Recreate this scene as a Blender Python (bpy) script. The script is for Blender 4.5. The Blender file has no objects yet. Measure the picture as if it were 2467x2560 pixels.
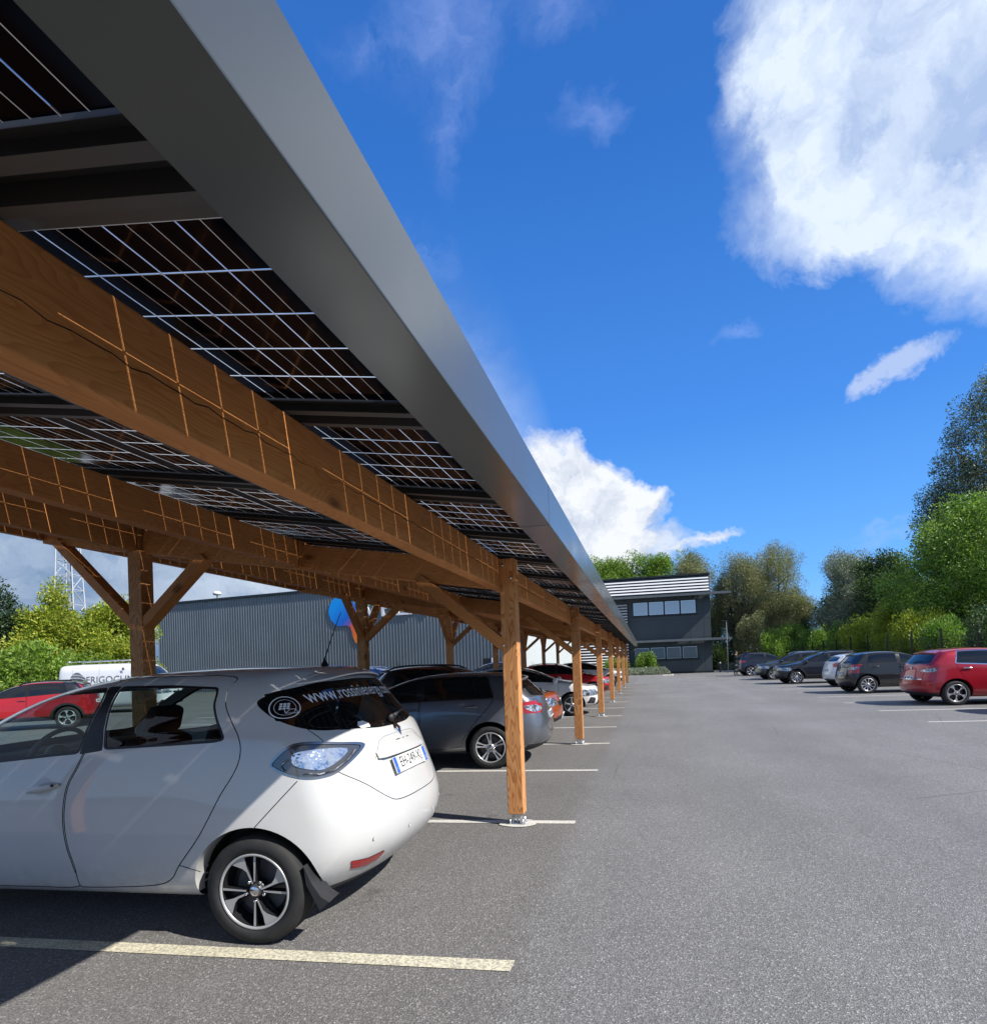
import bpy, bmesh, math, random
import numpy as np
from mathutils import Vector, Matrix
from mathutils.bvhtree import BVHTree
random.seed(7); np.random.seed(7)
SC = bpy.context.scene
COL = SC.collection
R = math.radians
PI = math.pi

# ------------------------------------------------------------------ camera
F0, CX, CY = 1485.162, 1233.5, 1645.0
YAW, PITCH, ROLL, HCAM = .2519, .011, -.037, 1.4605
_f = Vector((-math.sin(YAW)*math.cos(PITCH), math.cos(YAW)*math.cos(PITCH), math.sin(PITCH)))
_r0 = Vector((math.cos(YAW), math.sin(YAW), 0)); _u0 = _r0.cross(_f)
_r = math.cos(ROLL)*_r0 + math.sin(ROLL)*_u0
_u = -math.sin(ROLL)*_r0 + math.cos(ROLL)*_u0
CAMP = Vector((0, 0, HCAM))
def ray(px, py): return _f + _r*((px-CX)/F0) - _u*((py-CY)/F0)
def atD(px, py, d): return CAMP + ray(px, py)*d                  # survey helper: a point seen at depth d
def atY(px, py, Y): d = ray(px, py); return CAMP + d*(Y/d.y)
def atX(px, py, X): d = ray(px, py); return CAMP + d*(X/d.x)
def atZ(px, py, Z=0.): d = ray(px, py); return CAMP + d*((Z-HCAM)/d.z)

cam = bpy.data.cameras.new('camera'); camo = bpy.data.objects.new('camera', cam); COL.objects.link(camo)
cam.sensor_fit = 'HORIZONTAL'; cam.sensor_width = 36; cam.lens = F0/2467*36
cam.shift_y = (CY-1280)/2467; cam.clip_start = .05; cam.clip_end = 3000
m = Matrix(((_r.x, _u.x, -_f.x, 0), (_r.y, _u.y, -_f.y, 0), (_r.z, _u.z, -_f.z, HCAM), (0, 0, 0, 1)))
camo.matrix_world = m
SC.camera = camo

# ------------------------------------------------------------------ node helpers
class NT:
    def __init__(s, nt): s.nt = nt
    def n(s, t, **k):
        nd = s.nt.nodes.new(t)
        for a, b in k.items():
            if a.startswith('i_'): s.inp(nd, a[2:], b)
            else: setattr(nd, a, b)
        return nd
    def inp(s, nd, name, v):
        key = int(name) if name.isdigit() else name
        if not isinstance(key, int): key = key.replace('__', ' ')
        sk = nd.inputs[key]
        if hasattr(v, 'is_linked') or hasattr(v, 'links'): s.nt.links.new(v, sk)
        else: sk.default_value = v
    def link(s, a, b): s.nt.links.new(a, b)
    def math(s, op, a, b=0., clamp=False):
        nd = s.n('ShaderNodeMath', operation=op, use_clamp=clamp); s.inp(nd, '0', a); s.inp(nd, '1', b); return nd.outputs[0]
    def vmath(s, op, a, b=(0, 0, 0)):
        nd = s.n('ShaderNodeVectorMath', operation=op); s.inp(nd, '0', a)
        s.inp(nd, '1', b)
        return nd
    def mix(s, f, a, b, bt='MIX'):
        nd = s.n('ShaderNodeMix', data_type='RGBA', blend_type=bt)
        s.inp(nd, '0', f); s.inp(nd, '6', a if hasattr(a, 'links') else (*a, 1)[:4]); s.inp(nd, '7', b if hasattr(b, 'links') else (*b, 1)[:4])
        return nd.outputs[2]
    def ramp(s, f, pts, interp='LINEAR'):
        nd = s.n('ShaderNodeValToRGB'); cr = nd.color_ramp; cr.interpolation = interp
        while len(cr.elements) < len(pts): cr.elements.new(.5)
        for e, (p, c) in zip(cr.elements, pts):
            e.position = p; e.color = (c, c, c, 1) if isinstance(c, (int, float)) else (*c, 1)[:4]
        s.link(f, nd.inputs[0]); return nd.outputs[0]
    def noise(s, vec, scale, detail=4, rough=.55, dist=0):
        nd = s.n('ShaderNodeTexNoise', i_Scale=scale, i_Detail=detail, i_Roughness=rough, i_Distortion=dist)
        s.link(vec, nd.inputs['Vector']); return nd.outputs[0]
    def mapr(s, v, a, b, c, d, clamp=True):
        nd = s.n('ShaderNodeMapRange', clamp=clamp)
        for i, x in enumerate((v, a, b, c, d)): s.inp(nd, str(i), x)
        return nd.outputs[0]

MATS = {}
def mat(name, color=(.5, .5, .5), rough=.5, metal=0., coat=0., spec=.5, coatr=.03, emit=None, estr=0, alpha=1, trans=0, ior=1.45):
    if name in MATS: return MATS[name]
    m = bpy.data.materials.new(name); m.use_nodes = True
    b = m.node_tree.nodes['Principled BSDF']
    b.inputs['Base Color'].default_value = (*color, 1); b.inputs['Roughness'].default_value = rough
    b.inputs['Metallic'].default_value = metal; b.inputs['Coat Weight'].default_value = coat
    b.inputs['Coat Roughness'].default_value = coatr; b.inputs['Specular IOR Level'].default_value = spec
    b.inputs['Transmission Weight'].default_value = trans; b.inputs['IOR'].default_value = ior
    if emit: b.inputs['Emission Color'].default_value = (*emit, 1); b.inputs['Emission Strength'].default_value = estr
    MATS[name] = m; return m
def nodes(m): return NT(m.node_tree), m.node_tree.nodes['Principled BSDF']
def add_bump(m, scale, strength, dist=.01, detail=4, coord='Object', stretch=None):
    T, b = nodes(m); tc = T.n('ShaderNodeTexCoord'); v = tc.outputs[coord]
    if stretch: v = T.vmath('MULTIPLY', v, stretch).outputs[0]
    n = T.noise(v, scale, detail); bp = T.n('ShaderNodeBump', i_Strength=strength, i_Distance=dist); T.link(n, bp.inputs['Height'])
    T.link(bp.outputs[0], b.inputs['Normal']); return m
def vary(m, scale, lo, hi, detail=4, coord='Object', stretch=None, rough=None):
    """multiply base colour by noise in lo..hi"""
    T, b = nodes(m); tc = T.n('ShaderNodeTexCoord'); v = tc.outputs[coord]
    if stretch: v = T.vmath('MULTIPLY', v, stretch).outputs[0]
    n = T.noise(v, scale, detail); f = T.mapr(n, .3, .7, lo, hi)
    c = b.inputs['Base Color'].default_value[:3]
    cc = T.n('ShaderNodeCombineColor'); [T.link(f, cc.inputs[i]) for i in range(3)]
    T.link(T.mix(1., c, cc.outputs[0], 'MULTIPLY'), b.inputs['Base Color'])
    if rough: T.link(T.mapr(n, .3, .7, *rough), b.inputs['Roughness'])
    return m

# ------------------------------------------------------------------ object helpers
def link(o, parent=None):
    COL.objects.link(o)
    if parent is not None: o.parent = parent
    return o
def tag(o, label=None, cat=None, group=None, kind=None):
    if label: o['label'] = label
    if cat: o['category'] = cat
    if group: o['group'] = group
    if kind: o['kind'] = kind
    return o
def empty(name, loc=(0, 0, 0), rz=0., label=None, cat=None, group=None):
    o = bpy.data.objects.new(name, None); o.location = loc; o.rotation_euler = (0, 0, rz); o.empty_display_size = .2
    COL.objects.link(o); return tag(o, label, cat, group)
def mesh_obj(name, bm, mats, parent=None, smooth=False, auto=None):
    me = bpy.data.meshes.new(name); bm.to_mesh(me); bm.free()
    if not isinstance(mats, (list, tuple)): mats = [mats]
    for x in mats: me.materials.append(x)
    if smooth:
        for p in me.polygons: p.use_smooth = True
        if auto: me.set_sharp_from_angle(angle=R(auto))
    return link(bpy.data.objects.new(name, me), parent)
def pyobj(name, V, Fc, mats, parent=None, smooth=False, mi=None, auto=None):
    me = bpy.data.meshes.new(name); me.from_pydata([tuple(v) for v in V], [], Fc); me.update()
    if not isinstance(mats, (list, tuple)): mats = [mats]
    for x in mats: me.materials.append(x)
    if mi is not None: me.polygons.foreach_set('material_index', mi)
    if smooth:
        me.polygons.foreach_set('use_smooth', [True]*len(me.polygons))
        if auto: me.set_sharp_from_angle(angle=R(auto))
    return link(bpy.data.objects.new(name, me), parent)
def B(): return bmesh.new()
def box(bm, c, s, rot=None, mi=0, bev=0.):
    M = Matrix.Translation(c) @ (rot.to_4x4() if rot is not None else Matrix())
    r = bmesh.ops.create_cube(bm, size=1, matrix=M @ Matrix.Diagonal((*s, 1)))
    vs = r['verts']; fs = {f for v in vs for f in v.link_faces}
    for f in fs: f.material_index = mi
    if bev:
        es = list({e for v in vs for e in v.link_edges})
        rr = bmesh.ops.bevel(bm, geom=es, offset=bev, segments=2, affect='EDGES', profile=.5)
        for f in rr['faces']: f.material_index = mi
    return vs
def bar(bm, a, b, w, h=None, mi=0, up=(0, 0, 1)):
    """box section from a to b"""
    a = Vector(a); b = Vector(b); d = b-a; L = d.length; z = d/L; u = Vector(up)
    if abs(z.dot(u)) > .98: u = Vector((1, 0, 0))
    x = u.cross(z).normalized(); y = z.cross(x)
    return box(bm, (a+b)/2, (w, h or w, L), Matrix((x, y, z)).transposed(), mi)
def tube(bm, pts, r, seg=8, mi=0, closed=False):
    pts = [Vector(p) for p in pts]; n = len(pts); rings = []
    rr = r if isinstance(r, (list, tuple)) else [r]*n
    for i, p in enumerate(pts):
        d = (pts[min(i+1, n-1)]-pts[max(i-1, 0)]) if not closed else (pts[(i+1) % n]-pts[i-1])
        d.normalize(); u = Vector((0, 0, 1)) if abs(d.z) < .95 else Vector((1, 0, 0))
        x = u.cross(d).normalized(); y = d.cross(x)
        rings.append([bm.verts.new(p+(x*math.cos(t)+y*math.sin(t))*rr[i]) for t in [2*PI*k/seg for k in range(seg)]])
    for i in range(n if closed else n-1):
        a, b = rings[i], rings[(i+1) % n]
        for k in range(seg):
            f = bm.faces.new((a[k], a[(k+1) % seg], b[(k+1) % seg], b[k])); f.material_index = mi; f.smooth = True
    if not closed:
        bm.faces.new(rings[0][::-1]).material_index = mi; bm.faces.new(rings[-1]).material_index = mi
def lathe(bm, prof, seg=48, axis='Y', c=(0, 0, 0), mi=0, closed=False):
    """prof: list of (radius, along-axis)"""
    rings = []; c = Vector(c)
    for (r, h) in prof:
        ring = []
        for k in range(seg):
            t = 2*PI*k/seg; a, b = r*math.cos(t), r*math.sin(t)
            p = (a, h, b) if axis == 'Y' else (a, b, h)
            ring.append(bm.verts.new(c+Vector(p)))
        rings.append(ring)
    n = len(rings)
    for i in range(n if closed else n-1):
        a, b = rings[i], rings[(i+1) % n]
        for k in range(seg):
            f = bm.faces.new((a[k], a[(k+1) % seg], b[(k+1) % seg], b[k])); f.material_index = mi; f.smooth = True
def lerp_list(L, x):
    if x <= L[0][0]: return L[0][1]
    for (a, b), (c, d) in zip(L, L[1:]):
        if x <= c: return b+(d-b)*(x-a)/(c-a) if c > a else d
    return L[-1][1]
def spline_list(L, x):
    """smooth monotone-ish cubic through points"""
    n = len(L)
    if x <= L[0][0]: return L[0][1]
    if x >= L[-1][0]: return L[-1][1]
    for i in range(n-1):
        if x <= L[i+1][0]:
            x0, y0 = L[i]; x1, y1 = L[i+1]; h = x1-x0
            s = lambda j: (L[j+1][1]-L[j-1][1])/(L[j+1][0]-L[j-1][0]) if 0 < j < n-1 else ((L[1][1]-L[0][1])/(L[1][0]-L[0][0]) if j == 0 else (L[-1][1]-L[-2][1])/(L[-1][0]-L[-2][0]))
            m0, m1 = s(i), s(i+1); t = (x-x0)/h
            return (2*t**3-3*t*t+1)*y0+(t**3-2*t*t+t)*h*m0+(-2*t**3+3*t*t)*y1+(t**3-t*t)*h*m1
def text_mesh(body, size=1., extrude=0.):
    cu = bpy.data.curves.new('lettering', 'FONT'); cu.body = body; cu.size = size; cu.extrude = extrude
    cu.align_x = 'CENTER'; cu.align_y = 'CENTER'; cu.resolution_u = 3
    o = bpy.data.objects.new('lettering', cu); COL.objects.link(o)
    dg = bpy.context.evaluated_depsgraph_get(); me = bpy.data.meshes.new_from_object(o.evaluated_get(dg))
    V = [v.co.copy() for v in me.vertices]; Fc = [tuple(p.vertices) for p in me.polygons]
    COL.objects.unlink(o); bpy.data.objects.remove(o); bpy.data.curves.remove(cu); bpy.data.meshes.remove(me)
    return V, Fc
def copy_tree(o, parent=None, name=None):
    c = o.copy(); COL.objects.link(c); c.parent = parent
    for ch in list(o.children): copy_tree(ch, c)
    return c
# ------------------------------------------------------------------ cars
def paint(name, col, metallic=.0, rough=.35, spots=False):
    m = mat(name, col, rough, metallic, coat=1., coatr=.02)
    T, b = nodes(m); tc = T.n('ShaderNodeTexCoord')
    n = T.noise(tc.outputs['Object'], 2.2, 6, .6); g = T.mapr(n, .35, .75, .95, 1.03)
    z = T.n('ShaderNodeSeparateXYZ'); T.link(tc.outputs['Object'], z.inputs[0])
    low = T.mapr(z.outputs[2], .18, .5, 1., 0.); nn = T.noise(tc.outputs['Object'], 14, 5, .7)
    dirt = T.math('MULTIPLY', low, T.mapr(nn, .35, .7, .05, .55))
    cc = T.n('ShaderNodeCombineColor'); [T.link(g, cc.inputs[i]) for i in range(3)]
    base = T.mix(1., col, cc.outputs[0], 'MULTIPLY')
    T.link(T.mix(dirt, base, (.17, .15, .125)), b.inputs['Base Color'])
    T.link(T.math('SUBTRACT', 1., T.math('MULTIPLY', dirt, 1.2), True), b.inputs['Coat Weight'])
    return m
M_glass_dark = mat('car_glass_dark', (.006, .008, .009), .03, 0, spec=.9)
M_trim = mat('black_trim', (.012, .012, .013), .35)
M_plast = vary(mat('black_plastic', (.022, .022, .024), .55), 9, .8, 1.4)
M_tyre = add_bump(vary(mat('tyre_rubber', (.018, .018, .018), .75), 12, .8, 1.5), 90, .2, .002)
M_rim = mat('alloy_rim', (.58, .59, .60), .32, .55)
M_rimdark = mat('alloy_dark', (.03, .03, .033), .3, .5)
M_red = mat('tail_lamp_red', (.35, .008, .01), .08, 0, coat=1)
M_reddark = mat('tail_lamp_dark_red', (.12, .004, .006), .08, 0, coat=1)
M_lampclear = mat('lamp_clear', (.34, .36, .38), .22, .6, coat=1)
def _lamp():
    T, b = nodes(M_lampclear); tc = T.n('ShaderNodeTexCoord'); n = T.noise(tc.outputs['Object'], 17, 3, .6, .8); T.link(T.ramp(n, [(.36, (.03, .035, .04)), (.5, (.22, .24, .26)), (.62, (.7, .72, .74))]), b.inputs['Base Color'])
_lamp()
M_lampdark = mat('lamp_dark', (.03, .035, .04), .1, .3, coat=1)
M_plate = mat('plate_white', (.75, .75, .72), .35)
M_blue = mat('plate_blue', (.03, .13, .55), .4)
M_black = mat('ink_black', (.01, .01, .01), .5)
M_chrome = mat('chrome', (.75, .75, .76), .12, 1.)
M_well = mat('wheel_well_black', (.006, .006, .006), .9)
M_gap = mat('panel_gap_black', (.01, .01, .01), .8)
M_int = mat('interior_dark', (.02, .02, .022), .8)
M_disc = mat('brake_disc', (.12, .12, .12), .5, .8)

def smooth_poly(pts, closed=True, n=6):
    P = [np.array(p, float) for p in pts]; N = len(P); out = []
    for i in range(N):
        p0, p1, p2, p3 = P[i-1], P[i], P[(i+1) % N], P[(i+2) % N]
        for k in range(n):
            t = k/n
            out.append(.5*((2*p1)+(-p0+p2)*t+(2*p0-5*p1+4*p2-p3)*t*t+(-p0+3*p1-3*p2+p3)*t**3))
    return np.array(out)
def round_poly(pts, r=.03, n=4):
    """straight sides, rounded corners"""
    P = [np.array(p, float) for p in pts]; out = []; N = len(P)
    for i in range(N):
        a, b, c = P[i-1], P[i], P[(i+1) % N]; u = a-b; v = c-b; lu, lv = np.linalg.norm(u), np.linalg.norm(v)
        d = min(r, lu*.45, lv*.45); s, e = b+u/lu*d, b+v/lv*d
        for k in range(n+1):
            t = k/n; out.append((1-t)**2*s+2*t*(1-t)*b+t*t*e)
    return np.array(out)
def area2(P): x, y = P[:, 0], P[:, 1]; return np.sum(x*np.roll(y, -1)-np.roll(x, -1)*y)
def offset_poly(P, d):
    """positive d grows"""
    s = 1 if area2(P) > 0 else -1
    t = np.roll(P, -1, 0)-np.roll(P, 1, 0); t /= np.linalg.norm(t, axis=1)[:, None]+1e-9
    return P+np.stack([t[:, 1], -t[:, 0]], 1)*d*s
def inside(P, Q):
    """Q (n,2) in polygon P"""
    x, y = Q[:, 0], Q[:, 1]; c = np.zeros(len(Q), bool); j = len(P)-1
    for i in range(len(P)):
        xi, yi = P[i]; xj, yj = P[j]
        k = ((yi > y) != (yj > y)); 
        with np.errstate(all='ignore'): c ^= k & (x < (xj-xi)*(y-yi)/(yj-yi+1e-15)+xi)
        j = i
    return c
AX = {'side': (0, 2), 'rear': (1, 2), 'front': (1, 2), 'top': (0, 1)}
def side_ok(kind, C, N, lim):
    if kind == 'side': return (np.abs(N[:, 1]) > .28) & (np.abs(C[:, 1]) > .4)
    if kind == 'rear': return (C[:, 0] < lim) & (N[:, 0] < -.22)
    if kind == 'front': return (C[:, 0] > lim) & (N[:, 0] > .12)
    if kind == 'top': return (C[:, 2] > lim)
def cut(bm, P, kind, lim=0.):
    a, b = AX[kind]; bm.verts.ensure_lookup_table(); bm.verts.index_update()
    Vc = np.array([v.co[:] for v in bm.verts]); Nn = np.array([v.normal[:] for v in bm.verts])
    ok = side_ok(kind, Vc, Nn, lim)
    if kind == 'side': ok = (np.abs(Nn[:, 1]) > .05) & (np.abs(Vc[:, 1]) > .3)
    elif kind == 'rear': ok = Vc[:, 0] < lim
    elif kind == 'front': ok = Vc[:, 0] > lim
    Q = Vc[:, [a, b]]; ins = inside(P, Q)
    bm.edges.ensure_lookup_table()
    E = np.array([(e.verts[0].index, e.verts[1].index) for e in bm.edges])
    cand = np.where((ins[E[:, 0]] != ins[E[:, 1]]) & ok[E[:, 0]] & ok[E[:, 1]])[0]
    P2 = np.roll(P, -1, 0); D = P2-P; new = []; edges = [bm.edges[i] for i in cand]
    for e, ci in zip(edges, cand):
        p = Q[E[ci, 0]]; q = Q[E[ci, 1]]; d = q-p
        den = d[0]*D[:, 1]-d[1]*D[:, 0]
        with np.errstate(all='ignore'):
            w = P-p; t = (w[:, 0]*D[:, 1]-w[:, 1]*D[:, 0])/den; s = (w[:, 0]*d[1]-w[:, 1]*d[0])/den
        g = np.where((t > 0) & (t < 1) & (s >= -1e-6) & (s <= 1+1e-6))[0]
        if len(g) == 0: continue
        tt = float(t[g[0]]); tt = min(.999, max(.001, tt))
        v0 = e.verts[0] if e.verts[0].index == E[ci, 0] else e.verts[1]
        n0, n1 = e.verts[0].normal.copy(), e.verts[1].normal.copy()
        if v0 is not e.verts[0]: n0, n1 = n1, n0
        _, nv = bmesh.utils.edge_split(e, v0, tt); nv.normal = n0.lerp(n1, tt); new.append(nv)
    if new: bmesh.ops.connect_verts(bm, verts=new)
class Body:
    """dense closed body surface from which panels, glass and lamps are cut out exactly"""
    def __init__(s, V, Fc, levels=3):
        me = bpy.data.meshes.new('tmp'); me.from_pydata(V, [], Fc); o = bpy.data.objects.new('tmp', me); COL.objects.link(o)
        md = o.modifiers.new('s', 'SUBSURF'); md.levels = levels; md.render_levels = levels
        dg = bpy.context.evaluated_depsgraph_get(); m2 = bpy.data.meshes.new_from_object(o.evaluated_get(dg))
        s.bm = bmesh.new(); s.bm.from_mesh(m2); s.bm.normal_update()
        bmesh.ops.recalc_face_normals(s.bm, faces=s.bm.faces)
        s.bm.normal_update()
        if max(s.bm.faces, key=lambda f: f.calc_center_median().z).normal.z < 0: bmesh.ops.reverse_faces(s.bm, faces=s.bm.faces)
        s.bm.normal_update(); s.bvh = BVHTree.FromBMesh(s.bm)
        bpy.data.objects.remove(o); bpy.data.meshes.remove(me); bpy.data.meshes.remove(m2)
        s.regions = []
    def region(s, name, P, kind, lim=0., band=None, mat=None, split=True, push=0., both=True, group=None):
        """band=(inner offset, outer offset) makes a thin strip along the outline"""
        P = np.array(P)
        if kind == 'rear' or kind == 'front':
            Ps = [P] if not both else [P, P*np.array([-1, 1])]
        else: Ps = [P]
        for Q in Ps:
            if band:
                a, b = offset_poly(Q, band[0]), offset_poly(Q, band[1]); cut(s.bm, a, kind, lim); cut(s.bm, b, kind, lim)
                s.regions.append((name, (a, b), kind, lim, mat, push))
            else:
                cut(s.bm, Q, kind, lim); s.regions.append((name, (None, Q), kind, lim, mat, push))
    def build(s, parent, body_mat, holes=()):
        bm = s.bm; bm.faces.ensure_lookup_table(); bm.verts.ensure_lookup_table(); bm.verts.index_update()
        C = np.array([f.calc_center_median()[:] for f in bm.faces]); 
        N = np.array([f.normal[:] for f in bm.faces]); ids = np.full(len(C), -1)
        for i, (nm, (a, b), kind, lim, mt, push) in enumerate(s.regions):
            ok = side_ok(kind, C, N, lim); ax = AX[kind]; Q = C[:, ax]
            k = ok & inside(b, Q)
            if a is not None: k &= ~inside(a, Q)
            k &= (ids == -1); ids[k] = i
        VN = [v.normal.copy() for v in bm.verts]; VC = [v.co.copy() for v in bm.verts]
        groups = {}
        for fi, f in enumerate(bm.faces):
            i = ids[fi]
            if i == -1: key = ('body', 0, 0)
            else:
                nm, _, kind, lim, mt, push = s.regions[i]
                if nm in holes: continue
                sd = 0
                if kind == 'side': sd = 1 if C[fi, 1] > 0 else -1
                key = (nm, i if nm not in ('gap',) else 0, sd if nm not in ('gap',) else 0)
            groups.setdefault(key, []).append(f)
        out = {}
        for key, fs in groups.items():
            nm, i, sd = key; vi = {}; V = []; Nn = []; Fc = []
            push = 0. if nm == 'body' else s.regions[i][5] if nm != 'gap' else -.004
            for f in fs:
                idx = []
                for v in f.verts:
                    if v.index not in vi: vi[v.index] = len(V); V.append(VC[v.index]+VN[v.index]*push); Nn.append(VN[v.index])
                    idx.append(vi[v.index])
                Fc.append(idx)
            mt = body_mat if nm == 'body' else s.regions[i][4]
            if mt is None: mt = body_mat
            o = pyobj(nm.split('/')[0], V, Fc, mt, parent, True)
            o.data.normals_split_custom_set_from_vertices([tuple(n) for n in Nn])
            out.setdefault(nm, []).append((o, sd))
        bm.free(); return out
    def project(s, V, kind, off=.002, flip=1):
        """V: list of (a,b) in side/rear plane -> points on the body"""
        out = []
        for a, b in V:
            if kind == 'side': o, d = Vector((a, flip*3, b)), Vector((0, -flip, 0))
            elif kind == 'rear': o, d = Vector((-4, a, b)), Vector((1, 0, 0))
            elif kind == 'front': o, d = Vector((8, a, b)), Vector((-1, 0, 0))
            else: o, d = Vector((a, b, 4)), Vector((0, 0, -1))
            h, n, _, _ = s.bvh.ray_cast(o, d)
            out.append(h+n*off if h is not None else Vector((0, 0, -1)))
        return out
ROWS = 9
def car_cage(sp):
    """sp: rearx[9], frontx[9], plan, belt, top, hw, zb ... -> vertices, faces"""
    ts = sp.get('ts', [0, .05, .11, .19, .28, .37, .46, .55, .64, .72, .80, .88, .94, 1]); cdr, cdf = sp.get('cdr', .14), sp.get('cdf', .26)
    hw, zb = sp['hw'], sp['zb']; sect = sp.get('sect', [.90, .97, .995, 1.0, .985, .95]); cab = sp.get('cab', [.93, .86, .74]); hood = [.9, .76, .58]
    rz = sp.get('rz', [0, .10, .43, .62, .80])
    rx, fx = sp['rearx'], sp['frontx']
    def zrows(x):
        top = spline_list(sp['top'], x); belt = spline_list(sp['belt'], x); z5 = min(belt, top-.05)
        c = max(0., min(1., (top-belt-.02)/.30)); z4 = min(rz[4], z5-.055); z3 = min(rz[3], z4-.10); z2 = min(rz[2], z3-.12)
        fr = [.10+.25*(1-c), .52+.1*(1-c), .93-.05*(1-c)]
        z = [zb, zb+rz[1], z2, z3, z4, z5]+[z5+(top-z5)*f for f in fr]
        return z, top, c
    def ys(x, c, rr):
        p = spline_list(sp['plan'], x)*hw
        y = [p*k for k in sect]
        y += [p*((1-c)*h+c*k) for h, k in zip(hood, cab)]
        for k, fl in ((2, .012), (3, .012)):
            for ax in (0, sp['wb']): y[k] += fl*math.exp(-((x-ax)/.28)**2)
        return y
    V = []; rings = []
    n = len(ts)
    for i, t in enumerate(ts):
        ring = []
        def X(r, col):  # col 0 side,1 half,2 centre
            a = rx[min(r, 8)]+(cdr if col == 0 else .02 if col == 1 else 0)*(1 if r < 9 else .4)
            b = fx[min(r, 8)]-(cdf if col == 0 else .06 if col == 1 else 0)
            return a+(b-a)*t
        pts = []
        for r in range(9):
            x = X(r, 0); z, top, c = zrows(x); y = ys(x, c, r); zz = z[r]
            if r == 0: zz = z[0]+(sp.get('lift', .05) if i in (0, n-1) else 0)
            pts.append((x, y[r], zz))
        x1 = X(8, 1); z, top, c = zrows(x1); y = ys(x1, c, 8); t1 = (x1, y[8]*.55, top-.012)
        x2 = X(8, 2); z2, top2, _ = zrows(x2); t2 = (x2, 0, top2)
        xb = X(0, 1); b1 = (xb, y[0]*.6, zb+(sp.get('lift', .05) if i in (0, n-1) else 0)); b2 = (X(0, 2), 0, b1[2])
        seq = [b2, b1]+pts+[t1, t2, (t1[0], -t1[1], t1[2])]+[(p[0], -p[1], p[2]) for p in pts[::-1]]+[(b1[0], -b1[1], b1[2])]
        ring = list(range(len(V), len(V)+len(seq))); V += seq; rings.append(ring)
    m = len(rings[0]); Fc = []
    for a, b in zip(rings, rings[1:]):
        for k in range(m): Fc.append((a[k], a[(k+1) % m], b[(k+1) % m], b[k]))
    for end, rg in ((0, rings[0]), (1, rings[-1])):
        # rows r0..r8 ; indices in ring: b2=0,b1=1,r0..r8=2..10,t1=11,t2=12,t1-=13,r8-..r0- =14..22,b1-=23
        xx = rx if end == 0 else fx; grid = []
        for r in range(9):
            P = rg[2+r]; M_ = rg[22-r]
            if r == 0: row = [P, rg[1], rg[0], rg[23], M_]
            elif r == 8: row = [P, rg[11], rg[12], rg[13], M_]
            else:
                pv = V[P]; xc = xx[r]; xh = xc+(.02 if end == 0 else -.06)
                row = [P]
                if end == 0: xh = xc+sp.get('hc', .02)
                for yy, x in ((.55*pv[1], xh), (0, xc), (-.55*pv[1], xh)):
                    row.append(len(V)); V.append((x, yy, pv[2]+(.012 if yy == 0 else .008)*(1 if r > 4 else 0)))
                row.append(M_)
            grid.append(row)
        for r in range(8):
            for k in range(4):
                q = (grid[r][k], grid[r][k+1], grid[r+1][k+1], grid[r+1][k])
                Fc.append(q if end == 0 else q[::-1])
    return V, Fc
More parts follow.
